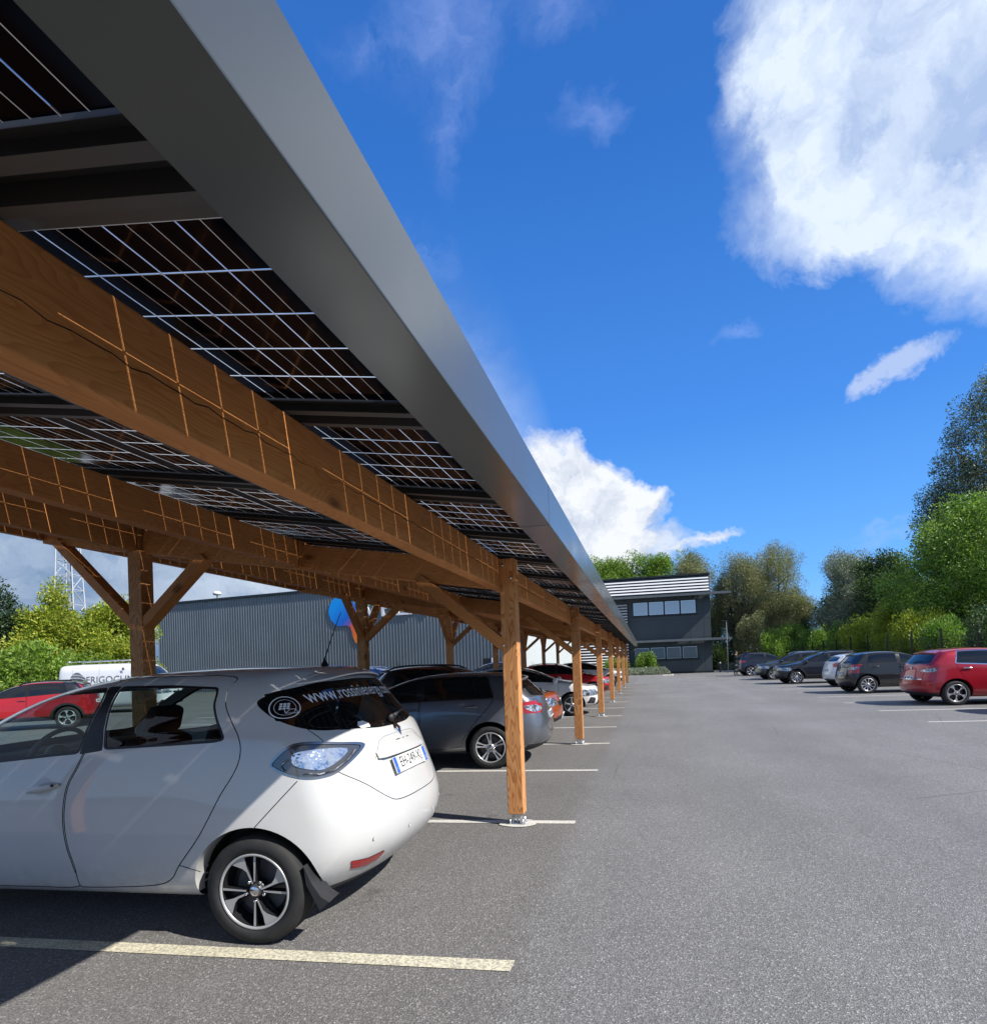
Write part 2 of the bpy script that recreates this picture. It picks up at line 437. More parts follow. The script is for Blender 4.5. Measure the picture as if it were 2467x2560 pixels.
def make_wheel(r=.3, w=.19, style='five', parent=None, steer=0, rimmat=None):
    """axis along Y, outer face at +Y ; returns root part object tyre with rim child"""
    rimmat = rimmat or M_rim
    bm = B(); rr = r*.69
    prof = [(rr, w*.30), (rr+.006, w*.47), (r*.80, w*.5), (r*.93, w*.47), (r*.985, w*.36), (r, w*.2), (r, -w*.2), (r*.985, -w*.36), (r*.9, -w*.5), (rr, -w*.45)]
    lathe(bm, prof, 64)
    for k in range(0, 3):   # tread grooves
        y = (-.1+.1*k)*w*1.2
        lathe(bm, [(r+.0015, y-.02), (r+.0015, y+.012)], 64)
    ty = mesh_obj('wheel', bm, M_tyre, parent)
    bm = B()
    lathe(bm, [(rr+.002, w*.40), (rr+.002, w*.47), (rr-.004, w*.485), (rr-.011, w*.47), (rr-.013, w*.44)], 64, mi=0)
    lathe(bm, [(rr-.013, w*.44), (rr-.016, w*.30), (rr-.03, w*.0), (rr-.05, -w*.4)], 64, mi=2)
    lathe(bm, [(rr-.016, w*.02), (.0001, -w*.02)], 32, mi=2); lathe(bm, [(rr*.72, w*.05), (.0001, w*.04)], 32, mi=1)
    lathe(bm, [(.036, w*.2), (.036, w*.40), (.030, w*.42), (.0001, w*.42)], 24, mi=1)
    lathe(bm, [(.048, w*.12), (.048, w*.33), (.0001, w*.34)], 24, mi=2 if style == 'wedge' else 0)
    R1 = rr-.012; zf = w*.42
    def plate(poly, y0=zf, y1=w*.18, mi=0, mid=None):
        n = len(poly)
        a = [bm.verts.new((p[0], y0 if mid is None else y0-.03*(1-min(1, math.hypot(*p)/R1)), p[1])) for p in poly]
        b = [bm.verts.new((p[0]*.98, y1, p[1]*.98)) for p in poly]
        bm.faces.new(a).material_index = mi
        for i in range(n): bm.faces.new((a[i], b[i], b[(i+1) % n], a[(i+1) % n])).material_index = 2
    pol = lambda rad, ang: (rad*math.cos(ang), rad*math.sin(ang))
    if style == 'wedge':
        for k in range(4):
            a0 = PI/2+k*PI/2+.03
            plate([pol(.05, a0-.12), pol(R1, a0-.035), pol(R1, a0+.035), pol(.05, a0+.05)], mi=0)
            a1 = a0-.38
            inner = [pol(.05, a0-.30), pol(.10, a1+.03)]
            arc = [pol(R1, a1-.42+.60*j/6) for j in range(7)][::-1]
            plate([pol(.04, a0-.20), pol(.11, a1+.04), pol(R1*.72, a1+.02)]+[pol(R1, a1+.05-.46*j/6) for j in range(7)]+[pol(R1*.72, a1-.18), pol(.11, a1-.07), pol(.04, a0-.42)], mi=0)
        for k in range(4):   # dark backing blades
            a0 = PI/2+k*PI/2-.15
            plate([pol(.05, a0-.3), pol(R1*.98, a0-.50), pol(R1*.98, a0-.02), pol(.05, a0+.1)], y0=w*.20, y1=w*.10, mi=2)
    else:
        n, tw, sp = {'five': (5, .34, 0), 'double': (5, .17, .30), 'ten': (10, .20, 0), 'seven': (7, .26, 0), 'petal': (5, .42, 0)}[style]
        for k in range(n):
            a = PI/2+2*PI*k/n
            for q in ((-sp, sp) if sp else (0,)):
                c = a+q*.5
                h = tw/2
                if style == 'petal':
                    plate([pol(.05, c-.5), pol(R1*.55, c-h*.35), pol(R1*.8, c-h*.8), pol(R1, c-h*1.3), pol(R1, c+h*1.3), pol(R1*.8, c+h*.8), pol(R1*.55, c+h*.35), pol(.05, c+.5)], mi=0)
                else:
                    plate([pol(.05, c-.35), pol(R1*.6, c-h*.7), pol(R1, c-h), pol(R1, c+h), pol(R1*.6, c+h*.7), pol(.05, c+.35)], mi=0, mid=1)
    lathe(bm, [(.026, w*.43), (.022, w*.445), (.0001, w*.445)], 20, mi=3)
    for k in range(5):
        a = PI/2+.63+2*PI*k/5; c = (.055*math.cos(a), w*.36, .055*math.sin(a)); lathe(bm, [(.008, 0), (.008, .012), (.0001, .012)], 8, c=c, mi=3)
    rim = mesh_obj('rim', bm, [rimmat, M_disc, M_rimdark, M_chrome], ty)
    return ty
def flat_poly_obj(name, body, P, kind, mt, parent, off=.003, flip=1, n=10):
    """decal cut to outline P laid on the body (triangulated fan grid)"""
    bm = B(); P = np.array(P); vs = [bm.verts.new((p[0], p[1], 0)) for p in P]; bm.faces.new(vs)
    x0, y0 = P.min(0); x1, y1 = P.max(0); st = max(x1-x0, y1-y0)/n
    for k in range(1, int((x1-x0)/st)+1):
        g = bm.verts[:]+bm.edges[:]+bm.faces[:]; bmesh.ops.bisect_plane(bm, geom=g, plane_co=(x0+k*st, 0, 0), plane_no=(1, 0, 0))
    for k in range(1, int((y1-y0)/st)+1):
        g = bm.verts[:]+bm.edges[:]+bm.faces[:]; bmesh.ops.bisect_plane(bm, geom=g, plane_co=(0, y0+k*st, 0), plane_no=(0, 1, 0))
    bm.normal_update(); V = body.project([(v.co.x, v.co.y) for v in bm.verts], kind, off, flip)
    for v, c in zip(bm.verts, V): v.co = c
    bm.normal_update()
    return mesh_obj(name, bm, mt, parent, True)
def text_on(body, txt, size, kind, ctr, mt, parent, name='lettering', off=.003, flip=1, ang=0, mirror=1, sx=1., curve=0.):
    V, Fc = text_mesh(txt, size); ca, sa = math.cos(ang), math.sin(ang)
    Q = []
    for v in V:
        x, y = v.x*sx, v.y+curve*v.x*v.x; Q.append((ctr[0]+mirror*(x*ca-y*sa), ctr[1]+x*sa+y*ca))
    return pyobj(name, body.project(Q, kind, off, flip), Fc, mt, parent)
def ringpts(c, rx, rz, n=40, a0=0, a1=2*PI): return [(c[0]+rx*math.cos(a0+(a1-a0)*k/n), c[1]+rz*math.sin(a0+(a1-a0)*k/n)) for k in range(n)]

def ribbon_on(body, name, pts, w, kind, mt, parent, off=.0012, flip=1):
    P = body.project(pts, kind, off, flip); V = []; Fc = []
    for i, p in enumerate(P):
        d = P[min(i+1, len(P)-1)]-P[max(0, i-1)]; n = body.bvh.find_nearest(p)[1]; t = d.cross(n).normalized()*w/2; V += [p+t, p-t]
        if i: Fc.append((2*i-2, 2*i-1, 2*i+1, 2*i))
    return pyobj(name, V, Fc, mt, parent, True)
def tangent_on(body, name, kind, ctr, pts, faces, mt, parent, off=.004, flip=1, mirror=-1):
    """decal laid out in the surface's own tangent plane at ctr"""
    c = body.project([ctr], kind, 0, flip)[0]; _, n, _, _ = body.bvh.find_nearest(c)
    up = Vector((0, 0, 1)); x = up.cross(n).normalized(); y = n.cross(x); V = []
    for a, b in pts:
        q = c+x*a+y*b+n*.3; h, hn, _, _ = body.bvh.ray_cast(q, -n); V.append(h+hn*off if h is not None else c)
    return pyobj(name, V, faces, mt, parent, True)
def generic_car(name, label, loc, rz, col, kind='hatch', L=(.66, 2.46, .80), hw=.86, H=1.42, r=.30, belt=.93, wheel='five', metallic=.0,
                levels=3, group=None, rails=False, clad=False, roofcol=None, lamp='wrap', win=None, plate=True, belt_rise=.10, hood=.62, chrome=False, detail=1, rear_rake=0., white_lens=False, headstyle='slim', spin=.1, quarter=False, cat='car', rimmat=None):
    ro, wb, fo = L; root = empty(name, loc, rz, label, cat, group)
    P = paint('paint_'+'_'.join('%02d' % int(c*99) for c in col), col, metallic, .32)
    b0 = belt; H0 = H; nose = wb+fo
    if kind == 'hatch': rx = [-ro+.16, -ro+.06, -ro, -ro+.005, -ro+.06, -ro+.13, -ro+.16, -ro+.30-rear_rake, -ro+.44-rear_rake]
    elif kind == 'suv': rx = [-ro+.14, -ro+.05, -ro, -ro+.005, -ro+.04, -ro+.08, -ro+.10, -ro+.22-rear_rake, -ro+.36-rear_rake]
    else: rx = [-ro+.08, -ro+.03, -ro, -ro, -ro+.01, -ro+.02, -ro+.03, -ro+.05, -ro+.09]
    xr = rx[8]
    if kind == 'van': top = [(xr, H-.05), (xr+.3, H-.01), (1., H), (wb-.6, H-.01), (wb-.25, H-.06), (wb+.1, H-.42), (wb+.36, H-.86), (wb+.55, H-1.02), (nose-.15, H-1.22), (nose, .8)]
    else:
        hz = H*hood+.02 if kind == 'hatch' else H*(hood+.02)
        top = [(xr, H-.085), (xr+.25, H-.03), (.35, H), (.85, H-.005), (1.2, H-.05), (1.52, H-.15), (1.95, H-.36), (wb-.18, hz+.085), (wb+.05, hz+.03), (nose-.35, hz-.08), (nose-.12, hz-.18), (nose, hz-.30)]
    bl = [(-ro, b0+belt_rise-.01), (0, b0+belt_rise), (1., b0+.04), (wb-.3, b0-.02), (nose, b0-.12)]
    zb = .20 if kind == 'hatch' else .25
    fz = [nose-.10, nose-.02, nose, nose-.01, nose-.06, nose-.12, nose-.15, nose-.17, nose-.19]
    sp = dict(wb=wb, hw=hw, zb=zb, rearx=rx, frontx=fz, plan=[(-ro, .82), (-ro+.18, .90), (-ro+.36, .955), (-.05, .99), (.5, 1.), (wb-.2, 1.), (wb+.25, .975), (nose-.3, .91), (nose, .82)],
        belt=bl, top=top, ts=[0, .05, .11, .19, .28, .38, .48, .58, .66, .73, .80, .88, .95, 1], cdr=.13, cdf=.24, cab=[.93, .875, .765] if kind != 'van' else [.97, .95, .90], rz=[0, .10, .42, .60, .78] if kind != 'van' else [0, .10, .45, .7, .9])
    V, Fc = car_cage(sp); b = Body(V, Fc, levels)
    T_ = lambda x: spline_list(top, x); BL = lambda x: spline_list(bl, x)
    up = lambda x: BL(x)+.86*(T_(x)-BL(x))-.012
    x0 = win[0] if win else -ro+.62; x1 = wb-.30 if kind != 'van' else wb+.25
    xb = (win[1] if win else 1.0)
    def dlo(xa, xe, rear=False, front=False):
        n = 9; lo = [(xa+(xe-xa)*k/n, BL(xa+(xe-xa)*k/n)+.022) for k in range(n+1)]
        hi = [(xe+(xa-xe)*k/n, up(xe+(xa-xe)*k/n)) for k in range(n+1)]
        if rear: hi = hi[:-2]+[(xa+.13, up(xa+.13))]; lo[0] = (xa+.03, lo[0][1]+.01)
        if front: hi = [h for h in hi if h[1] > BL(h[0])+.06]
        return round_poly(lo+hi, .035 if rear else .02)
    if kind == 'van':
        fw = round_poly([(wb-.55, 1.12), (wb+.02, 1.10), (wb+.34, 1.06), (wb+.05, H-.55), (wb-.22, H-.30), (wb-.55, H-.28)], .04)
        b.region('side_window', offset_poly(fw, -.02), 'side', mat=M_glass_dark, push=-.002); b.region('window_trim', fw, 'side', mat=M_trim)
    else:
        fw = dlo(xb+.04, x1, front=True); rw = dlo(x0, xb-.04, rear=True)
        allw = dlo(x0, x1, rear=True, front=True)
        b.region('side_window/f', offset_poly(fw, -.02), 'side', mat=M_glass_dark, push=-.002)
        b.region('side_window/r', offset_poly(rw, -.02), 'side', mat=M_glass_dark, push=-.002)
        b.region('window_trim', offset_poly(allw, .004), 'side', mat=M_chrome if chrome else M_trim, push=.001)
    # glass at the back and front
    zbk = BL(-ro)+.035; zt = T_(xr)-.045
    if kind != 'van':
        yt = hw*.60
        b.region('rear_window', round_poly([(yt, zt-.03), (0, zt), (-yt, zt-.03), (-hw*.72, zbk+.02), (0, zbk-.02), (hw*.72, zbk+.02)], .05), 'rear', .1, both=False, mat=M_glass_dark, push=-.001)
    wz0 = T_(wb-.14) if kind != 'van' else H-.95; wz1 = T_(1.22)-.005 if kind != 'van' else H-.14
    b.region('windscreen', round_poly([(hw*.60, wz1-.02), (0, wz1), (-hw*.60, wz1-.02), (-hw*.80, wz0+.03), (0, wz0-.01), (hw*.80, wz0+.03)], .05), 'front', 1.1, both=False, mat=M_glass_dark, push=-.001)
    # lamps
    zl = BL(-ro)-.02
    if lamp == 'wrap':
        b.region('tail_lamp', smooth_poly([(-ro+.50, zl-.06), (-ro+.30, zl-.005), (-ro-.1, zl-.03), (-ro-.1, zl-.17), (-ro+.2, zl-.17), (-ro+.40, zl-.13)], n=4), 'side', mat=M_red, push=.003)
        b.region('tail_lamp/r', round_poly([(hw*.52, zl-.05), (hw*1.1, zl-.01), (hw*1.1, zl-.18), (hw*.58, zl-.15)], .03), 'rear', .1, mat=M_red, push=.003)
    elif lamp == 'tall':
        b.region('tail_lamp', smooth_poly([(-ro+.46, zl+.03), (-ro+.20, zl+.02), (-ro-.05, zl-.06), (-ro-.05, zl-.30), (-ro+.14, zl-.26), (-ro+.26, zl-.10)], n=4), 'side', mat=M_red, push=.003)
        b.region('tail_lamp/r', round_poly([(hw*.66, zl-.02), (hw*1.1, zl+.02), (hw*1.1, zl-.30), (hw*.74, zl-.24)], .03), 'rear', .1, mat=M_red, push=.003)
    elif lamp == 'van':
        b.region('tail_lamp', [(-ro-.1, 1.3), (-ro+.10, 1.3), (-ro+.10, .85), (-ro-.1, .85)], 'side', mat=M_red, push=.003)
    hz_ = T_(nose-.25)-.10
    xx = .52 if headstyle == 'slim' else .62
    b.region('headlight', smooth_poly([(nose-xx, hz_+.03), (nose-.30, hz_+.045), (nose+.1, hz_-.03), (nose+.1, hz_-.13), (nose-.22, hz_-.09), (nose-xx+.12, hz_-.03)], n=4), 'side', mat=M_lampclear, push=.002)
    b.region('headlight/f', smooth_poly([(hw*.45, hz_-.03), (hw*.75, hz_+.01), (hw*1.1, hz_+.03), (hw*1.1, hz_-.12), (hw*.7, hz_-.12), (hw*.48, hz_-.09)], n=4), 'front', 2.2, mat=M_lampclear, push=.002)
    b.region('grille', round_poly([(hw*.42, hz_-.04), (-hw*.42, hz_-.04), (-hw*.36, hz_-.13), (hw*.36, hz_-.13)], .02), 'front', 2.2, both=False, mat=M_trim)
    b.region('air_intake', round_poly([(hw*.55, .42), (-hw*.55, .42), (-hw*.62, zb+.05), (hw*.62, zb+.05)], .04), 'front', 2.2, both=False, mat=M_plast)
    b.region('fog_lamp_surround', round_poly([(hw*.70, .46), (hw*.9, .49), (hw*.92, .32), (hw*.72, .30)], .03), 'front', 2.2, mat=M_plast)
    ra = r+.055
    if clad:
        for x in (0, wb): b.region('arch', arch_poly(x, ra, r), 'side', mat=None); b.region('arch_trim', arch_poly(x, ra+.055, r), 'side', mat=M_plast, push=.006)
        b.region('sill_trim', [(-ro-.2, zb+.14), (nose+.2, zb+.14), (nose+.2, 0), (-ro-.2, 0)], 'side', mat=M_plast, push=.004)
    else:
        for x in (0, wb): b.region('arch', arch_poly(x, ra, r), 'side', mat=None)
    b.region('lower_bumper', [(-1.2, zb+.13), (1.2, zb+.13), (1.2, 0), (-1.2, 0)], 'rear', -.2, both=False, mat=M_plast, push=.002)
    if clad: b.region('lower_bumper/f', [(-1.2, zb+.13), (1.2, zb+.13), (1.2, 0), (-1.2, 0)], 'front', 2.2, both=False, mat=M_plast, push=.002)
    if kind != 'van':
        rdp = smooth_poly([(xb+.01, zb+.10), (xb, .6), (xb, BL(xb)), (xb-.03, up(xb)+.05), (x0+.25, up(x0+.25)+.05), (x0+.10, BL(x0)+.12), (x0+.06, BL(x0)-.03), (.20, .66), (.38, .42), (.45, zb+.11)], n=3)
        fdp = smooth_poly([(xb+.025, zb+.10), (xb+.02, .6), (xb+.02, BL(xb)), (xb-.01, up(xb)+.05), (xb+.4, up(xb+.4)+.05), (1.9, BL(1.9)+.12), (wb-.36, BL(wb)-.02), (wb-.36, .60), (wb-.40, .42), (wb-.46, zb+.11)], n=3)
    else:
        rdp = round_poly([(1.15, zb+.12), (1.15, H-.18), (.02, H-.18), (.02, ra+r+.1), (.42, zb+.3), (.42, zb+.12)], .05)
        fdp = round_poly([(wb-.62, zb+.12), (wb-.62, H-.20), (wb-.20, H-.22), (wb+.15, H-.55), (wb+.38, 1.02), (wb-.3, .98), (wb-.42, zb+.12)], .05)
    g = .004
    if detail:
        for q, nm in ((rdp, 'door'), (fdp, 'door/f')):
            b.region('gap', q, 'side', band=(-g, g), mat=M_gap); b.region(nm, offset_poly(q, -g), 'side')
        tgp = smooth_poly([(hw*.74, zbk), (hw*.62, zl-.2), (hw*.5, .50), (0, .47), (-hw*.5, .50), (-hw*.62, zl-.2), (-hw*.74, zbk), (-hw*.66, zt+.01), (0, zt+.035), (hw*.66, zt+.01)], n=4)
        if kind != 'van': b.region('gap', tgp, 'rear', .1, band=(-g, g), both=False, mat=M_gap); b.region('tailgate', offset_poly(tgp, -g), 'rear', .1, both=False)
        if kind != 'van':
            for s in (1, -1): ribbon_on(b, 'bonnet_seam', [(1.0*x, s*hw*k) for x, k in ((wb-.02, .80), (wb+.2, .77), (wb+.42, .70), (nose-.26, .55))], .006, 'top', M_gap, root)
    if roofcol is not None:
        zr = up(.6)+.015
        pr_ = roofcol if not isinstance(roofcol, tuple) else paint('paint_roof_black', roofcol)
        b.region('roof', [(-ro-.1, hw*1.2), (1.75, hw*1.2), (1.75, -hw*1.2), (-ro-.1, -hw*1.2)], 'top', BL(.5)+.06, mat=pr_)
    def proj_box(nm, y, z, w, h, mt, kind_, d=.012):
        bm = B(); p = b.project([(y, z)], kind_, 0)[0]; p1 = b.project([(y, z+.04)], kind_, 0)[0]; p0 = b.project([(y, z-.04)], kind_, 0)[0]
        th = math.atan2(p1.x-p0.x, p1.z-p0.z); box(bm, (0, 0, 0), (d, w, h), bev=.002); o = mesh_obj(nm, bm, mt, root); o.location = p; o.rotation_euler = (0, th, 0); return o
    if plate:
        for kd, zz, sx in (('rear', .70 if kind == 'hatch' else .78, -1), ('front', .40, 1)):
            o = proj_box('number_plate', 0, zz, .50, .105, M_plate, kd, .02)
            bm = B()
            for k in range(9):
                if k in (2, 6): continue
                box(bm, (sx*.0115, (-.17+.0425*k), 0), (.002, .022, .065), mi=0)
            mesh_obj('plate_characters', bm, M_black, o)
            bm = B(); [box(bm, (sx*.011, s*.232, 0), (.002, .03, .10)) for s in (1, -1)]; mesh_obj('plate_band', bm, M_blue, o)
    if lamp == 'wrap' or lamp == 'tall':
        for s in (1, -1):
            if white_lens:
                flat_poly_obj('lamp_lens', b, smooth_poly([(-ro+.36, zl-.07), (-ro+.20, zl-.06), (-ro+.12, zl-.13), (-ro+.24, zl-.15)], n=3), 'side', M_lampclear, root, .006, s, 5)
    for s in (1, -1):
        for xh in ((.24+.02, xb+.12) if kind != 'van' else (1.22, wb-.52)):
            z = BL(xh)-.085 if kind != 'van' else 1.0
            if detail:
                bm = B(); p = b.project([(xh, z)], 'side', .022, s)[0]; box(bm, (0, 0, 0), (.19, .03, .032), bev=.012); o = mesh_obj('door_handle', bm, M_chrome if chrome else (M_trim if kind == 'van' else P), root, True); o.location = p
        bm = B(); xm, zm = (wb-.42, BL(wb-.4)+.065) if kind != 'van' else (wb+.42, 1.25)
        bmesh.ops.create_uvsphere(bm, u_segments=14, v_segments=8, radius=1, matrix=Matrix.Translation((xm, s*(hw+.09), zm)) @ Matrix.Diagonal((.07, .11, .08, 1)))
        bar(bm, (xm-.02, s*(hw-.08), zm-.05), (xm, s*(hw+.03), zm-.02), .03); mesh_obj('wing_mirror', bm, M_trim if clad or roofcol else P, root, True)
    # headlamp interior bar, emblem
    if detail:
        pe = b.project([(0, hz_-.02)], 'front', .006)[0]; bm = B(); lathe(bm, [(.05, 0), (.045, .012), (.0001, .012)], 16, axis='Z'); o = mesh_obj('emblem', bm, M_chrome, root); o.location = pe; o.rotation_euler = (0, PI/2, 0)
        pe = b.project([(0, BL(-ro)-.07)], 'rear', .006)[0]; bm = B(); lathe(bm, [(.045, 0), (.04, .010), (.0001, .010)], 16, axis='Z'); o = mesh_obj('emblem', bm, M_chrome, root); o.location = pe; o.rotation_euler = (0, -PI/2, 0)
        if kind != 'van':
            bm = B(); pts = b.project([(0, zbk+.03), (-.15, zbk+.06), (-.34, zbk+.07)], 'rear', .022); tube(bm, pts, [.014, .011, .006], 6); mesh_obj('rear_wiper', bm, M_trim, root)
            V1 = []; ys_ = np.linspace(-hw*.60, hw*.60, 13); F1 = []
            for y in ys_:
                u_ = abs(y)/(hw*.6); p = b.project([(xr+.16, y)], 'top', .003)[0]; xe = xr-.06+.05*u_**2; zt_ = p.z-.045-.01*u_
                V1 += [tuple(p), (xe, y, zt_), (xe+.01, y, zt_-.03), (xe+.09, y, zt_-.05)]
            for k in range(12): F1 += [(4*k+j, 4*k+j+1, 4*k+5+j, 4*k+4+j) for j in range(3)]
            F1 += [(0, 1, 2, 3), (51, 50, 49, 48)]
            pyobj('roof_spoiler', V1, F1, (pr_ if roofcol is not None else P), root, True, auto=35)
            bm = B(); p = b.project([(xr+.22, 0)], 'top', 0)[0]; tube(bm, [p, p+Vector((-.10, 0, .16))], [.006, .003], 6); mesh_obj('antenna', bm, M_trim, root)
    if rails:
        for s in (1, -1):
            bm = B(); pts = b.project([(x, s*hw*.66) for x in np.linspace(xr+.12, 1.25, 9)], 'top', .045); pts[0].z -= .04; pts[-1].z -= .04; tube(bm, pts, .016, 8); mesh_obj('roof_rail', bm, M_chrome if rails == 'chrome' else M_trim, root)
    if chrome and detail:
        ribbon_on(b, 'chrome_strip', [(y, .665) for y in np.linspace(hw*.62, -hw*.62, 13)], .022, 'rear', M_chrome, root, .012)
    out = b.build(root, P, holes=('arch',))
    wheel_wells(root, ra, wb, hw, r, .22)
    for x in (0, wb):
        for s in (1, -1):
            bm = B(); n = 28; A = []
            for k in range(n+1):
                t = PI*(-.02+1.04*k/n); px_, pz_ = x+ra*math.cos(t), r+ra*math.sin(t); h = b.project([(px_+.004*math.cos(t), pz_+.004*math.sin(t))], 'side', .001, s)[0]
                if h.z < 0: continue
                A.append((bm.verts.new((px_, h.y, pz_)), bm.verts.new((px_, h.y-s*.11, pz_))))
            for p, q in zip(A, A[1:]): bm.faces.new((p[0], q[0], q[1], p[1])).smooth = True
            mesh_obj('arch_lip', bm, M_plast if clad else P, root)
    wheels_for(root, r, wb, hw, wheel, .19, spin=spin, rimmat=rimmat)
    root['_b'] = 0; del root['_b']
    return root, b
def wheels_for(parent, r, wb, hw, style, w=.18, inset=.018, rimmat=None, spin=0.):
    base = make_wheel(r, w, style, parent, rimmat=rimmat)
    pos = [(0, 1), (0, -1), (wb, 1), (wb, -1)]; outs = []
    for i, (x, s) in enumerate(pos):
        o = base if i == 0 else copy_tree(base, parent)
        o.location = (x, s*(hw-inset-w/2), r-.004); o.rotation_euler = (0, spin+i*.4 if i else spin, 0 if s > 0 else PI)
        outs.append(o)
    return outs
def wheel_wells(parent, ra, wb, hw, zc, cut_w=.24):
    for x in (0, wb):
        for s in (1, -1):
            bm = B(); n = 28; yo = s*(hw-.10); yi = s*(hw-cut_w-.1)
            a = [bm.verts.new((x+ra*math.cos(t), yo, zc+ra*math.sin(t))) for t in [PI*1.04*k/n-.02*PI for k in range(n+1)]]
            b = [bm.verts.new((x+ra*math.cos(t), yi, zc+ra*math.sin(t))) for t in [PI*1.04*k/n-.02*PI for k in range(n+1)]]
            for k in range(n): bm.faces.new((a[k], a[k+1], b[k+1], b[k]))
            bm.faces.new(b)
            mesh_obj('wheel_well', bm, M_well, parent)
def arch_poly(x, r, zc, flat=1.0, n=56): return np.array([(x+r*math.cos(t), zc+r*math.sin(t)*flat) for t in [2*PI*k/n for k in range(n)]])

def hero_car():
    a = .0864; W = 2.085
    root = empty('parked_car', (-2.085-.823*1.1*math.sin(a), 2.746+.823*1.1*math.cos(a), 0), PI+a,
        'nearest car, a white hatchback with a web address lettered across its rear window', 'car', 'cars parked under the carport')
    root.scale = (1, 1.10, 1)
    P = paint('paint_white', (.57, .57, .555))
    hw = .828
    sp = dict(wb=2.46, hw=hw, zb=.205, hc=.022, lift=-.01, rearx=[-.47, -.60, -.705, -.705, -.625, -.54, -.48, -.345, -.21], frontx=[3.12, 3.24, 3.27, 3.25, 3.18, 3.10, 3.06, 3.04, 3.02],
        plan=[(-.72, .80), (-.55, .86), (-.35, .945), (-.1, .985), (.4, 1.), (1.2, 1.), (2.2, 1.), (2.7, .97), (3.0, .90), (3.3, .80)],
        belt=[(-.7, 1.02), (-.3, 1.07), (.2, 1.09), (1., 1.04), (2., .985), (2.6, .93), (3.3, .80)],
        top=[(-.40, 1.452), (-.2, 1.487), (.1, 1.507), (.4, 1.514), (.8, 1.505), (1.08, 1.485), (1.4, 1.43), (1.72, 1.32), (2.1, 1.13), (2.4, .985), (2.65, .93), (3.0, .83), (3.2, .70), (3.3, .62)],
        ts=[0, .045, .10, .17, .25, .33, .41, .49, .57, .65, .72, .79, .86, .92, .97, 1], cdr=.19, cdf=.26, cab=[.915, .865, .755], sect=[.90, .965, .995, 1.0, .985, .945])
    V, Fc = car_cage(sp)
    V = [(x+.075*y*max(0, min(1, (.7-x)/1.1)), y, z) for x, y, z in V]
    b = Body(V, Fc, 4)
    fwin = round_poly([(1.69, 1.235), (1.585, 1.285), (1.483, 1.332), (1.377, 1.367), (1.219, 1.396), (1.02, 1.408), (1.004, 1.34), (1.03, 1.256), (1.062, 1.148), (1.08, 1.035), (1.26, 1.022), (1.58, .994), (2.05, .96), (2.12, .975), (1.95, 1.08), (1.80, 1.17)], .03)
    rwin = round_poly([(.925, 1.412), (.573, 1.408), (.265, 1.388), (.258, 1.34), (.262, 1.292), (.231, 1.212), (.165, 1.10), (.226, 1.086), (.567, 1.07), (.925, 1.055), (.945, 1.16), (.945, 1.281)], .03)
    pil = round_poly([(1.018, 1.41), (.93, 1.412), (.948, 1.28), (.95, 1.16), (.93, 1.052), (1.078, 1.032), (1.06, 1.15), (1.026, 1.26), (1.003, 1.34)], .01)
    rd = smooth_poly([(1.086, .29), (1.086, .40), (1.118, .52), (1.138, .65), (1.138, .77), (1.122, .867), (1.085, .94), (1.045, 1.035), (1.0, 1.2), (.985, 1.38), (.96, 1.452), (.6, 1.458), (.28, 1.452), (.18, 1.43), (.207, 1.385), (.198, 1.291), (.146, 1.197), (.094, 1.119), (.071, 1.056), (.077, .98), (.113, .902), (.172, .811), (.289, .60), (.427, .426), (.489, .345), (.60, .305), (.85, .285), (1.05, .278)], n=5)
    fd = smooth_poly([(1.098, .282), (1.096, .40), (1.128, .52), (1.148, .65), (1.148, .77), (1.132, .867), (1.095, .94), (1.055, 1.035), (1.01, 1.2), (.995, 1.38), (1.02, 1.45), (1.3, 1.42), (1.55, 1.35), (1.85, 1.20), (2.10, 1.04), (2.18, .95), (2.17, .7), (2.13, .45), (2.05, .30), (1.9, .272), (1.4, .272)], n=5)
    glass = mat('car_glass_side', (.62, .72, .70), .02, 0, trans=1., ior=1.02, spec=.5)
    T, bs = nodes(glass)   # thin pane: mostly see-through, some mirror
    out = glass.node_tree.nodes['Material Output']
    tr = T.n('ShaderNodeBsdfTransparent'); tr.inputs[0].default_value = (.74, .86, .83, 1)
    gl = T.n('ShaderNodeBsdfGlossy'); gl.inputs['Roughness'].default_value = .01
    lw = T.n('ShaderNodeLayerWeight', i_Blend=.5); fr = T.math('ADD', .045, T.math('MULTIPLY', .95, T.math('POWER', lw.outputs['Facing'], 5.))); mx = T.n('ShaderNodeMixShader'); T.link(fr, mx.inputs[0])
    T.link(tr.outputs[0], mx.inputs[1]); T.link(gl.outputs[0], mx.inputs[2]); T.link(mx.outputs[0], out.inputs[0])
    g2 = glass.copy(); g2.name = 'car_glass_privacy'; MATS['car_glass_privacy'] = g2
    [setattr(n.inputs[0], 'default_value', (.50, .57, .57, 1)) for n in g2.node_tree.nodes if n.type == 'BSDF_TRANSPARENT']
    tg = round_poly([(.66, 1.352), (.40, 1.392), (0, 1.405), (-.40, 1.392), (-.66, 1.352), (-.765, 1.29), (-.80, 1.245), (-.74, 1.20), (-.62, 1.15), (-.45, 1.11), (-.2, 1.088), (0, 1.085), (.2, 1.088), (.45, 1.11), (.62, 1.15), (.74, 1.20), (.80, 1.245), (.765, 1.29)], .05)
    b.region('side_window', offset_poly(fwin, -.014), 'side', mat=glass, push=-.003)
    b.region('side_window/r', offset_poly(rwin, -.014), 'side', mat=g2, push=-.003)
    b.region('window_trim', fwin, 'side', mat=M_trim, push=.001)
    b.region('window_trim/r', rwin, 'side', mat=M_trim, push=.001)
